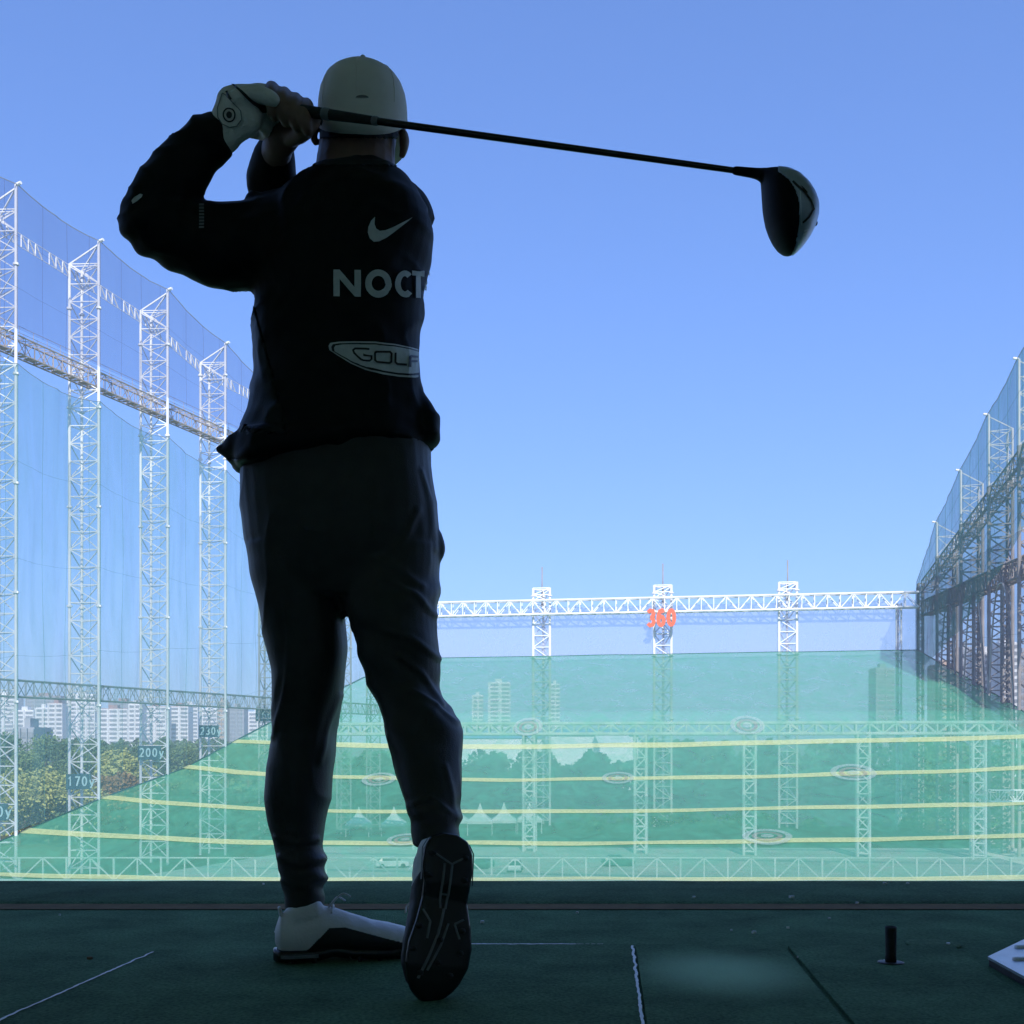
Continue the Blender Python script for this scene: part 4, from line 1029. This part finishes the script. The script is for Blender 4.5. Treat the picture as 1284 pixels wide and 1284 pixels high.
poly_decal([inset(badge,.20)], jb, .0024, 4).build('badge_field', M['grey_print'], jo)
gl = []
gl += ribbon([(463,438.6),(445,438.2),(442.6,440.4),(444,444),(452,451.5),(455,452.8),(462.5,453.2),(465,451),(465,446.5),(455,445.8)], 2.5)
gl += ribbon([(471,440.8),(488,441.6),(490,443.8),(489.8,454),(487.5,455.6),(472,454.8),(469.6,452.6),(469.4,443)], 2.5, True)
gl += ribbon([(494.8,443),(494.8,454.6),(497,456.8),(509,457.8)], 2.5)
gl += ribbon([(522,447.8),(514,447.4),(512.4,449),(512.2,460.5)], 2.5)
gl += ribbon([(513.6,453.2),(521,453.6)], 2.4)
poly_decal(gl, jb, .003, 3).build('badge_lettering', M['black'], jo)
poly_decal([[(165.5,252),(169,247.5),(176,243.5),(179.5,244.5),(178,248),(171,253.5),(166.5,256)]], jb, .0015, 4).build('elbow_mark', M['grey_print'], jo)
poly_decal([[(249.5,256+k*4),(256,256+k*4),(256,258.6+k*4),(249.5,258.6+k*4)] for k in range(8)], jb, .0015, 4).build('sleeve_lettering', M['shoe_grey'], jo)
# ---- trousers
tr = MB()
hrings(tr, [(556,306,541,2.15,.125),(580,304,541,2.15,.13),(600,304,543,2.15,.135),(640,306,548,2.15,.14),(680,311,553,2.15,.14),(700,315,553,2.15,.135),(730,320,551,2.15,.125),(752,324,551,2.15,.11)])
hrings(tr, [(690,313,440,2.15,.12),(730,320,436,2.15,.115),(760,327,431,2.15,.11),(800,334,432.5,2.15,.1),(840,341,432,2.15,.09),(880,343,426,2.16,.085),(920,342,419,2.17,.085),(960,335,416,2.17,.088),(1000,334,412.5,2.165,.082),(1030,338,409,2.16,.072),(1060,345,406,2.15,.062),(1078,348,410,2.145,.06),(1090,350,411,2.14,.058),(1102,353,408,2.14,.055),(1120,357,406,2.14,.052),(1140,360,404,2.145,.05),(1147,364,400,2.145,.046)])
hrings(tr, [(690,425,553,2.15,.12),(730,427,551,2.14,.12),(765,432,551,2.12,.118),(790,440,550,2.11,.112),(812,449,550,2.1,.105),(840,452,552,2.1,.1),(860,457,555,2.1,.098),(874,467,561,2.09,.096),(884,473,570,2.08,.094),(905,481,576,2.06,.09),(940,488,581,2.03,.088),(980,498,581,2.0,.082),(1015,509,579,1.97,.07),(1040,515,578,1.95,.062),(1060,518,576,1.93,.055)])
px_tube(tr, [(547,672,2.14,8,1.5),(551,690,2.14,8,1.5),(547,704,2.14,6,1.5)])
CREASE = [([(357,745),(362,800),(360,850),(352,890),(342,925)],3.5,.0045),([(490,728),(520,745),(548,772)],4,.005),([(480,790),(515,800),(549,826)],4,.005),([(500,822),(530,845),(558,880)],4,.006),
 ([(515,866),(545,880),(572,905)],4,.005),([(512,1010),(540,1000),(566,1018)],4,.004),([(524,640),(512,668),(496,690)],5,.004),([(426,872),(410,915),(400,955)],4,.004),([(528,590),(540,630),(547,690)],3.5,.004),
 ([(470,700),(500,712),(530,735)],5,.004),([(560,960),(568,990),(574,1025)],4,.003),([(345,1050),(372,1058),(400,1052)],3.5,.004),([(350,1075),(378,1086),(406,1076)],3.5,.005),([(354,1104),(380,1112),(404,1100)],3.5,.004)]
def crease(x, y):
    f = 0
    for pts, wd, am in CREASE:
        if not (min(p[0] for p in pts)-15 < x < max(p[0] for p in pts)+15 and min(p[1] for p in pts)-15 < y < max(p[1] for p in pts)+15): continue
        d = 1e9
        for (x0,y0),(x1,y1) in zip(pts, pts[1:]):
            t = max(0, min(1, ((x-x0)*(x1-x0)+(y-y0)*(y1-y0))/((x1-x0)**2+(y1-y0)**2)))
            d = min(d, math.hypot(x-x0-t*(x1-x0), y-y0-t*(y1-y0)))
        f += am*math.exp(-(d/wd)**2)-am*.4*math.exp(-(d/wd/2.2)**2)
    return f
def fold_t(c, n):
    x, y = proj(c)
    if n.y < .25: return fold_b(c, n)+crease(x, y)
    return fold_b(c, n)
def fold_b(c, n):
    x, y = proj(c)
    f = noise.noise(Vector((c.x*7, c.y*6, c.z*4)))*.005+(1-abs(noise.noise(Vector((c.x*9+c.z*3, c.y*6, c.z*5-c.x*5)))))**7*.0035-.001
    # diagonal drag folds around the back of the right knee
    w = math.exp(-((y-860)/85)**2)*(1 if x > 440 else .35)
    s = (y-(x-480)*.75)
    f += w*.0095*math.sin(s/11+2.5*noise.noise(Vector((c.x*6,c.z*6,0))))*max(0, noise.noise(Vector((c.x*9,c.z*7,4)))+.45)
    w = math.exp(-((y-720)/60)**2)*(1 if x > 470 else .3); s = (y+(x-480)*.5)
    f += w*.007*math.sin(s/10+2*noise.noise(Vector((c.x*6,c.z*6,9))))*max(0, noise.noise(Vector((c.x*9,c.z*9,7)))+.35)
    # rumpled cuffs
    w = math.exp(-((y-1092)/24)**2) if x < 440 else math.exp(-((y-1030)/22)**2)*.6
    f += w*.0075*math.sin(y/4.6+3*noise.noise(Vector((c.x*12,c.z*9,2))))*(.5+noise.noise(Vector((c.x*18,c.z*14,c.y*18))))
    # long vertical folds down the left calf
    if x < 440 and y > 860: f += .0018*math.sin((x-(y-960)*.25)/7+noise.noise(c*7))*math.exp(-((y-960)/70)**2)
    return f
tm_ = remesh(tr, .005, 3, fold_t)
to = tm_.build('trousers', M['trousers'], golfer, True)
a = MB(); hrings(a, [(1125,363,402,2.145,.045),(1144,361,405,2.15,.047),(1150,364,403,2.15,.045)]); a.build('sock', M['panel'], golfer, True, True)
a = MB(); hrings(a, [(1035,532,568,1.94,.042),(1060,532,570,1.92,.04),(1075,534,570,1.905,.036)]); a.build('sock', M['panel'], golfer, True, True)
# ---- head, neck, hands, whole body
bd = MB()
HZ = 2.165
px_tube(bd, [(452,128,HZ,46,1.12),(452,140,HZ,48,1.12),(451,160,HZ+.01,47,1.05),(450,180,HZ+.012,46,.98)])
px_tube(bd, [(449,175,HZ,47,.95),(447,195,HZ+.005,48,.95),(446,215,HZ,50,1),(445,240,HZ,55,1.1)])
# jaw, chin, nose, brows on the far side
px_tube(bd, [(455,165,HZ+.06,34,1),(457,182,HZ+.09,24,1),(458,190,HZ+.1,15,1)])
px_tube(bd, [(457,148,HZ+.115,5,1),(458,160,HZ+.135,7,1),(458,164,HZ+.135,8,1)])
px_tube(bd, [(448,175,HZ+.115,4,1),(458,176,HZ+.122,5,1),(468,175,HZ+.115,4,1)])
# ears
for ex, ey, k in ((393.5,165,-1),(506,181,1)):
    px_tube(bd, [(ex,ey-13,HZ+.005,5,1.6),(ex+k*1.0,ey-5,HZ+.0,6.5,1.9),(ex,ey+7,HZ+.005,5,1.5),(ex-k*2,ey+14,HZ+.01,4,1.2)], 12)
# torso, pelvis and legs under the clothes
hrings(bd, [(225,400,500,2.16,.07),(260,370,520,2.16,.1),(320,345,520,2.16,.11),(440,335,510,2.16,.1),(560,330,515,2.16,.1),(650,325,530,2.16,.11),(740,335,535,2.16,.09)])
hrings(bd, [(700,330,420,2.15,.09),(860,352,415,2.155,.07),(960,348,400,2.165,.065),(1080,363,396,2.145,.04),(1140,370,392,2.15,.03),(1165,366,396,2.16,.03)])
hrings(bd, [(700,445,535,2.14,.09),(860,475,540,2.1,.075),(960,505,565,2.02,.065),(1040,530,568,1.95,.038),(1065,534,566,1.92,.034)])
px_tube(bd, [(420,290,2.14,34),(300,300,2.1,32),(205,278,2.05,28),(200,270,2.04,27),(262,180,2.04,20),(284,164,2.04,19)])
px_tube(bd, [(495,275,2.2,30),(395,325,2.42,28),(365,318,2.42,28),(345,215,2.18,20),(348,186,2.12,19),(352,176,2.1,19)])
px_tube(bd, [(372,1172,2.145,13),(385,1178,2.15,14),(420,1184,2.16,12),(455,1188,2.17,10)]); px_tube(bd, [(556,1060,1.9,16),(555,1120,1.875,15),(551,1190,1.86,14),(549,1215,1.85,12)])
# left hand (inside the glove)
def lefthand(mb, e):
    px_tube(mb, [(281,166,2.04,19+e,.8),(290,152,2.035,25+e,.62),(302,138,2.035,27+e,.55),(316,130,2.035,24+e,.55)], 18)
    # fingers wrap round the grip: out from the knuckles, away, and back underneath
    for k, (x0, y0, x1, y1) in enumerate(((318,116,335,116),(322,128,341,130),(321,141,340,145),(313,151,331,158))):
        px_tube(mb, [(x0-4,y0,2.035,8.2+e),(x0+8,y0-1,2.045,8.4+e),(x1+3,y1+2,2.07,8.0+e),(x1+1,y1+8,2.095,7.6+e),(x0+8,y0+14,2.10,7+e),(x0+2,y0+14,2.085,6.5+e)], 12)
    px_tube(mb, [(289,136,2.02,9+e),(301,123,2.01,11+e),(318,118,2.005,10+e),(334,121,2.0,8.5+e),(343,125,2.0,7+e)], 12)
lefthand(bd, -1.5)
# right hand: palm below/behind the grip, four fingers over the top, thumb along the shaft
px_tube(bd, [(351,181,2.11,19,.8),(356,172,2.10,20,.8),(365,160,2.105,21,.7),(370,150,2.11,20,.65)], 18)
px_tube(bd, [(358,168,2.09,14,1),(376,164,2.07,14,.9),(386,157,2.06,11,.9)], 14)
for k, (x, yt, r) in enumerate(((341,112,8.8),(356,119,8.8),(370,126,8.6),(384,132,8.0))):
    px_tube(bd, [(x+12-k*4,150,2.12,10),(x+5,yt+16,2.13,9.6),(x+2,yt+3,2.115,r+.3),(x,yt-1,2.08,r),(x-1,yt+4,2.03,r-.2),(x-1,yt+16,2.012,r-.8),(x+1,yt+29,2.018,r-1.4),(x+3,yt+34,2.03,r-2)], 14)
px_tube(bd, [(364,172,2.08,12),(380,165,2.045,11.5),(392,156,2.03,8.5),(397,150,2.032,7)], 14)
bm_ = remesh(bd, .0036, 2, lambda c, n: .0006*noise.noise(c*90))
bo = bm_.build('body', M['skin'], golfer, True)
for ex in (446, 469):
    a = MB(); c = P(ex,152,HZ+.118); a.tube([c-Vector((0,.004,0)), c+Vector((0,.004,0))], [.009,.009], 10); a.build('eye', M['eye'], bo, True)
# short hair under the cap
def in_hair(c, n):
    x, y = proj(c); return 140 < y < 173 and 402 < x < 500 and c.y < HZ+.03
hr = shell(bm_, in_hair, .0022); hr.build('hair', M['hair'], bo, True)
# glove
gm = MB(); lefthand(gm, 1.5)
px_tube(gm, [(279,170,2.04,23,.85),(285,160,2.036,25,.8),(298,143,2.032,32,.62),(305,134,2.032,30,.6)], 20)
px_tube(gm, [(288,126,2.032,16,1),(300,121,2.03,14,1),(322,118,2.03,11,1)], 16)
gv = remesh(gm, .003, 3, lambda c, n: .0011*noise.noise(Vector((c.x*40,c.y*40,c.z*70))))
go = gv.build('glove', M['glove'], golfer, True); go['label'] = 'white leather golf glove with a round mark on its tab'
gb = BVHTree.FromPolygons(gv.v, gv.f)
tabp = [(280,118),(286,122),(294,130),(302,140),(303,150),(297,158),(288,160),(279,156),(274,148),(274,136)]
poly_decal([tabp], gb, .002, 4).build('closure_tab', M['glove'], go)
poly_decal(ribbon(tabp, 1.1, True), gb, .0026, 4).build('tab_seam', M['shoe_grey'], go)
poly_decal(ribbon(arc(288,145,7,8,0,345,24), 1.8, True), gb, .0032, 4).build('round_mark', M['black'], go)
poly_decal([arc(288,145,3.6,4.2,0,330,12)], gb, .0036, 4).build('mark_centre', M['black'], go)
poly_decal([[(290,106.5),(294,107),(304,114),(316,124),(331,132),(333,141),(328,142),(320,132),(308,122),(297,112)]], gb, .0024, 3).build('dark_gusset', M['black'], go)
poly_decal([[(283,116),(286,115),(292,124),(290,126)]], gb, .0036, 3).build('pull_tab', M['black'], go)
# ---- cap
cp = MB(); R = []
prof = [(88,4),(89,14),(91.5,26),(96,36.5),(102,44),(110,49.5),(120,53.2),(132,55),(142,55.6),(150,55.4)]
cxp = 455
nn_ = 48
for y, r in prof:
    c = P(cxp, y, HZ); rr = K(r, HZ)
    R.append([c+Vector((rr*math.cos(2*math.pi*k/nn_), rr*1.14*math.sin(2*math.pi*k/nn_), 0)) for k in range(nn_)])
# lower edge dips at the back (towards the camera) and rises at the sides
last = []
for k in range(nn_):
    th = 2*math.pi*k/nn_; back = max(0, -math.sin(th)); rr = K(55.2-1.5*back, HZ); yy = 150+18*back**.6+(5*max(0,math.cos(th))*back)
    c = P(cxp, yy, HZ); Zk = HZ+rr*1.14*math.sin(th); c.z = CH+(HY-yy)/F*Zk; last.append(c+Vector((rr*math.cos(th), rr*1.14*math.sin(th), 0)))
R.append([(a_+b_)*.5+((a_-P(cxp,150,HZ)).normalized()*.0008) for a_, b_ in zip(R[-1], last)]); R.append(last)
cap_in = [v.lerp(P(cxp,160,HZ), .03) for v in last]; R.append(cap_in)
cp.rings(R, cap=False); cp.add(R[0], [tuple(range(nn_))])
sub = cp.v
co_ = cp.build('cap', M['cap'], golfer, True, True); co_['label'] = 'plain white baseball cap worn with the peak facing away'
capb = BVHTree.FromPolygons(cp.v, cp.f)
a = MB(); c = P(cxp+3,88,HZ)-Vector((0,.035,0)); a.tube([c-Vector((0,0,.004)), c+Vector((0,0,.002))], [.007,.006], 12); a.build('button', M['cap'], co_, True)
# brim
a = MB(); R = []
for k in range(15):
    th = math.radians(25+130*k/14); base = P(cxp,148,HZ)+Vector((K(54,HZ)*math.cos(th), K(54,HZ)*1.14*math.sin(th), 0))
    out = Vector((math.cos(th)*.35, 1, -.22)).normalized()*(.072*math.sin(math.pi*(k/14))**.6)
    R.append([base+Vector((0,0,.001)), base+out*.5+Vector((0,0,.004)), base+out, base+out-Vector((0,0,.003)), base-Vector((0,0,.003))])
a.grid(R); a.build('peak', M['cap'], co_, True)
for xx in (0,1,2):
    pts = []
    for i in range(12):
        t_ = i/11; th = math.radians((-90, -38, -142)[xx]); y, r = prof[min(int(t_*9), 9)]
        c = P(cxp, y, HZ)+Vector((K(r,HZ)*math.cos(th), K(r,HZ)*1.14*math.sin(th), 0)); pts.append(c)
    a = MB()
    for p_, q_ in zip(pts, pts[1:]): a.beam(p_, q_, .0009, 6)
    a.build('seam', M['cap'], co_)
poly_decal([arc(454,123,8,3.5,0,180,10)], capb, .0015, 4).build('small_mark', M['shoe_grey'], co_)
# strap band at the lower back edge
# ---- shoes
def shoe(T, name_label, side):
    """local frame: x heel->toe, y left, z up (metres); T maps to world"""
    up = MB(); secs = [(-.006,.012,.03,.055),(.004,.03,.012,.08),(.02,.036,.008,.084),(.05,.039,.008,.083),(.085,.04,.008,.092),(.115,.041,.008,.086),(.15,.045,.008,.075),(.19,.049,.008,.063),(.225,.047,.008,.057),(.255,.038,.009,.05),(.275,.024,.012,.041),(.285,.008,.018,.032)]
    R = []
    for x, hw, z0, z1 in secs:
        cy = .006*math.sin(math.pi*x/.28)*side; r = []
        for k in range(28):
            th = 2*math.pi*k/28; cc, ss = math.cos(th), math.sin(th)
            y = hw*abs(cc)**.75*(1 if cc > 0 else -1); 
            narrow = 1-.42*max(0, ss)**1.5 if x < .16 else 1-.2*max(0, ss)
            r.append(Vector((x, cy+y*narrow, (z0+z1)/2+(z1-z0)/2*abs(ss)**.85*(1 if ss > 0 else -1))))
        R.append(r)
    up.rings(R)
    up.tube([Vector((.03,0,.055)), Vector((.04,0,.072)), Vector((.066,0,.078))], [.03,.029,.028], 18, Vector((0,0,1)))
    um = remesh(up, .003, 3, lambda c, n: .0007*noise.noise(c*60))
    sh = [None]
    W = lambda mb: [setattr(mb, 'v', [T @ v for v in mb.v]), mb][1]
    gp = lambda c: min(c.x-.055-1.2*(c.z-.02), .057-.25*max(0, c.x-.13)-c.z, c.z-.012)
    pan = shell(um, lambda c, n: gp(c) > 0, .0014, True, gp)
    root = W(um).build('shoe', M['shoe_white'], golfer, True); root['label'] = name_label
    W(pan).build('side_panel', M['black'], root, True); 
    # sole
    so_ = MB(); R = []
    outl = [(-.01,.012),(.0,.030),(.02,.038),(.05,.040),(.08,.037),(.11,.036),(.15,.043),(.19,.050),(.225,.049),(.255,.040),(.270,.032),(.280,.023),(.287,.014),(.291,.006)]
    for x, hw in outl:
        cy = .006*math.sin(math.pi*x/.28)*side; z0 = 0 if x < .24 else (x-.24)*.18; z0 = max(z0, .005 if .09 < x < .14 else 0)
        r = []
        for k in range(20):
            th = 2*math.pi*k/20; cc, ss = math.cos(th), math.sin(th)
            r.append(Vector((x, cy+hw*abs(cc)**.5*(1 if cc > 0 else -1), .011+z0+.011*abs(ss)**.5*(1 if ss > 0 else -1))))
        R.append(r)
    so_.rings(R)
    # lugs
    sm_ = remesh(so_, .003, 4)
    sl_ = MB(); sl_.v = list(sm_.v); sl_.f = list(sm_.f); sb = BVHTree.FromPolygons(sm_.v, sm_.f)
    sobj = W(sm_).build('sole', M['gloss_black'], root, True)
    def line(pts, wd=.0019, m='groove', nm='groove_line'):
        out = MB(); pr = None; P3 = []
        for (x0,y0),(x1,y1) in zip(pts, pts[1:]):
            for k in range(6): P3.append((x0+(x1-x0)*k/6, y0+(y1-y0)*k/6))
        P3.append(pts[-1]); Q = []
        for x, y in P3:
            h = sb.ray_cast(Vector((x,y*1.0,-.1)), Vector((0,0,1)))
            if h[0]: Q.append(h[0])
        for a1, b1 in zip(Q, Q[1:]): out.beam(a1, b1, wd, 5)
        W(out).build(nm, M[m], sobj)
    s = side
    line([(.045,-.005),(.03,-.024)]); line([(.045,-.005),(.03,.022)])
    line([(.045,-.006),(.1,-.006),(.125,-.004)]); line([(.045,.006),(.1,.006),(.125,.004)]); line([(.1,-.006),(.1,.006)])
    line([(.125,-.002),(.17,-.0*s+.004),(.21,.014),(.25,.026)], .0022); line([(.15,-.01),(.19,-.002),(.235,.014)])
    line([(.14,-.034),(.15,-.02),(.175,-.03)]); line([(.13,.03),(.15,.018),(.18,.02)])
    for (x, y) in ((.03,.026),(.03,-.026),(.07,.028),(.07,-.028),(.16,.033),(.16,-.033),(.2,.038),(.2,-.034),(.24,.024),(.24,-.022),(.22,.0),(.18,.0)):
        h = sb.ray_cast(Vector((x,y,-.1)), Vector((0,0,1)))
        if h[0]:
            lg = MB(); lg.tube([h[0]+Vector((0,0,.002)), h[0]-Vector((0,0,.0015))], [.0065,.005], 8, Vector((1,0,0))); W(lg).build('cleat', M['rubber'], sobj, True)
    for sd_ in (-1,1):
        rr = []; st = MB()
        for x in (.004,.02,.04,.06,.078):
            hw = .0405 if x > .01 else .033
            rr.append([Vector((x, sd_*hw+(.006*math.sin(math.pi*x/.28)*side), .008)), Vector((x, sd_*(hw+.0004)+(.006*math.sin(math.pi*x/.28)*side), .014))])
        st.grid(rr); W(st).build('sole_glint', M['groove'], sobj)  # grey band painted in as the glint along the sole edge
    # laces
    ub = um
    for k in range(5):
        x = .105+.018*k; z = .088-.0135*k*.9
        l = MB(); l.tube([Vector((x,-.02,z-.006)), Vector((x+.004,0,z+.004)), Vector((x+.008,.02,z-.006))], [.0022]*3, 8, Vector((0,0,1))); W(l).build('lace', M['shoe_white'], root, True)
    l = MB(); l.tube([Vector((.1,.0,.088)), Vector((.118,.02,.103)), Vector((.135,.026,.096))], [.0016]*3, 6); l.tube([Vector((.1,.0,.088)), Vector((.125,-.012,.112)), Vector((.142,-.016,.108))], [.0016]*3, 6)
    W(l).build('lace_bow', M['shoe_white'], root, True)
    a_ = MB(); a_.tube([Vector((.006,0,.078)), Vector((.002,0,.09))], [(.004,.012),(.003,.010)], 10, Vector((0,1,0))); W(a_).build('heel_loop', M['shoe_white'], root, True)
    return root
# left shoe flat on the mat, toe to the right and away
hl = FL(342,1210); hl.z = .0078
tl_ = FL(500,1203); d = (Vector((tl_.x,tl_.y,0))-Vector((hl.x,hl.y,0))).normalized()
Yv = Vector((-d.y,d.x,0)); T = Matrix((( d.x*.94, Yv.x, 0, hl.x+d.x*.01),( d.y*.94, Yv.y, 0, hl.y+d.y*.01),(0,0,1.1,hl.z),(0,0,0,1)))
shoe(T, 'white and black golf shoe flat on the mat, toe turned away to the right', 1)
# right shoe up on its toe, sole towards the camera
toe = Vector((U(543)*1.775, 1.775, .006)); heel = P(566,1052,1.83)
xd = (toe-heel).normalized(); zd = Vector((-.48,1,.1)); zd = (zd-xd*zd.dot(xd)).normalized(); yd = zd.cross(xd)
L_ = (toe-heel).length; s = L_/.288
T = Matrix(((xd.x*s, yd.x*s*1.25, zd.x*s, heel.x),(xd.y*s, yd.y*s*1.25, zd.y*s, heel.y),(xd.z*s, yd.z*s*1.25, zd.z*s, heel.z),(0,0,0,1)))
shoe(T, 'white and black golf shoe standing on its toe, cleated black sole facing the camera', -1)
# ------------------------------------------------------------------ the club
CA, CB = P(318,130.5,2.055), P(948,217.5,1.76)
club = thing('golf_club', 'black golf driver held across behind the golfer\'s head', 'golf club', CA)
def cl(t): return CA.lerp(CB, t)
a = MB(); a.tube([cl(0), cl(.1), cl(.27)], [.0118,.0108,.0072], 16); a.build('grip', M['rubber'], club, True)
a = MB(); a.tube([cl(.262), cl(.5), cl(.8), cl(.985)], [.0062,.0058,.005,.0045], 14); a.build('shaft', M['gloss_black'], club, True)
a = MB(); a.tube([cl(.268), cl(.274)], [.0078,.0078], 14); a.build('grip_ring', M['shoe_grey'], club, True)
a = MB(); a.tube([cl(.16), cl(.17)], [.0104,.0104], 14); a.build('grip_mark', M['shoe_grey'], club, True)
CZ = 1.755
sec = [(214.5,951,958,.010),(217,952,972,.018),(221,954,984,.03),(227,955.5,995,.042),(235,956.5,1005,.052),(245,957.3,1014,.058),(255,958,1020,.061),(265,959.5,1023.4,.062),(275,961.5,1023.3,.061),(285,965,1020.5,.058),(295,969.5,1015.5,.052),(304,975,1009,.043),(311,981,1002.5,.031),(315.5,986,997.5,.018),(317.5,989,994.5,.007)]
h_ = MB(); hrings(h_, [(y,a_,b_,CZ,dpt) for y, a_, b_, dpt in sec], 40, 2.1)
h_.tube([cl(.965), cl(1.0), P(958,220,CZ)], [.0068,.0085,.012], 14)
hm_ = remesh(h_, .0022, 4)
hb_ = BVHTree.FromPolygons(hm_.v, hm_.f)
ho = hm_.build('club_head', M['carbon'], club, True)
div = [(215,975),(225,988),(235,995),(250,1000.5),(262,1001.5),(280,1001),(295,999),(308,996),(318,992)]
def in_sole(c, n):
    x, y = proj(c); return x > interp(div, y)+1.2
shell(hm_, in_sole, .0012, True, lambda c: (proj(c)[0]-interp(div, proj(c)[1])-1.2)*.0012).build('sole_plate', M['sole_metal'], ho, True)
poly_decal(ribbon([(994,228),(1008,241),(1016,252),(1019,262),(1013,272),(1006,279)], 2.2), hb_, .0024, 3).build('sole_channel', M['gloss_black'], ho)
poly_decal(ribbon([(1003,240),(1004,262),(1004.5,282)], 1.2), hb_, .0024, 3).build('sole_rib', M['silver'], ho)
poly_decal([[(1000,300),(1004,299),(1002,308),(999,309)],[(1007,288),(1012,286),(1011,288.4),(1007,290)],[(1006,292),(1011,290),(1010,292.4),(1006,294)]], hb_, .0024, 3).build('sole_marks', M['silver'], ho)
poly_decal([[(1003,233),(1006,235),(1012,242),(1010,243)]], hb_, .0024, 3).build('weight_slot', M['gloss_black'], ho)
a = MB(); c = P(1018.5,279,CZ); a.tube([c, c+Vector((.003,-.002,-.002))], [.006,.005], 10); a.build('weight_screw', M['gloss_black'], ho, True)
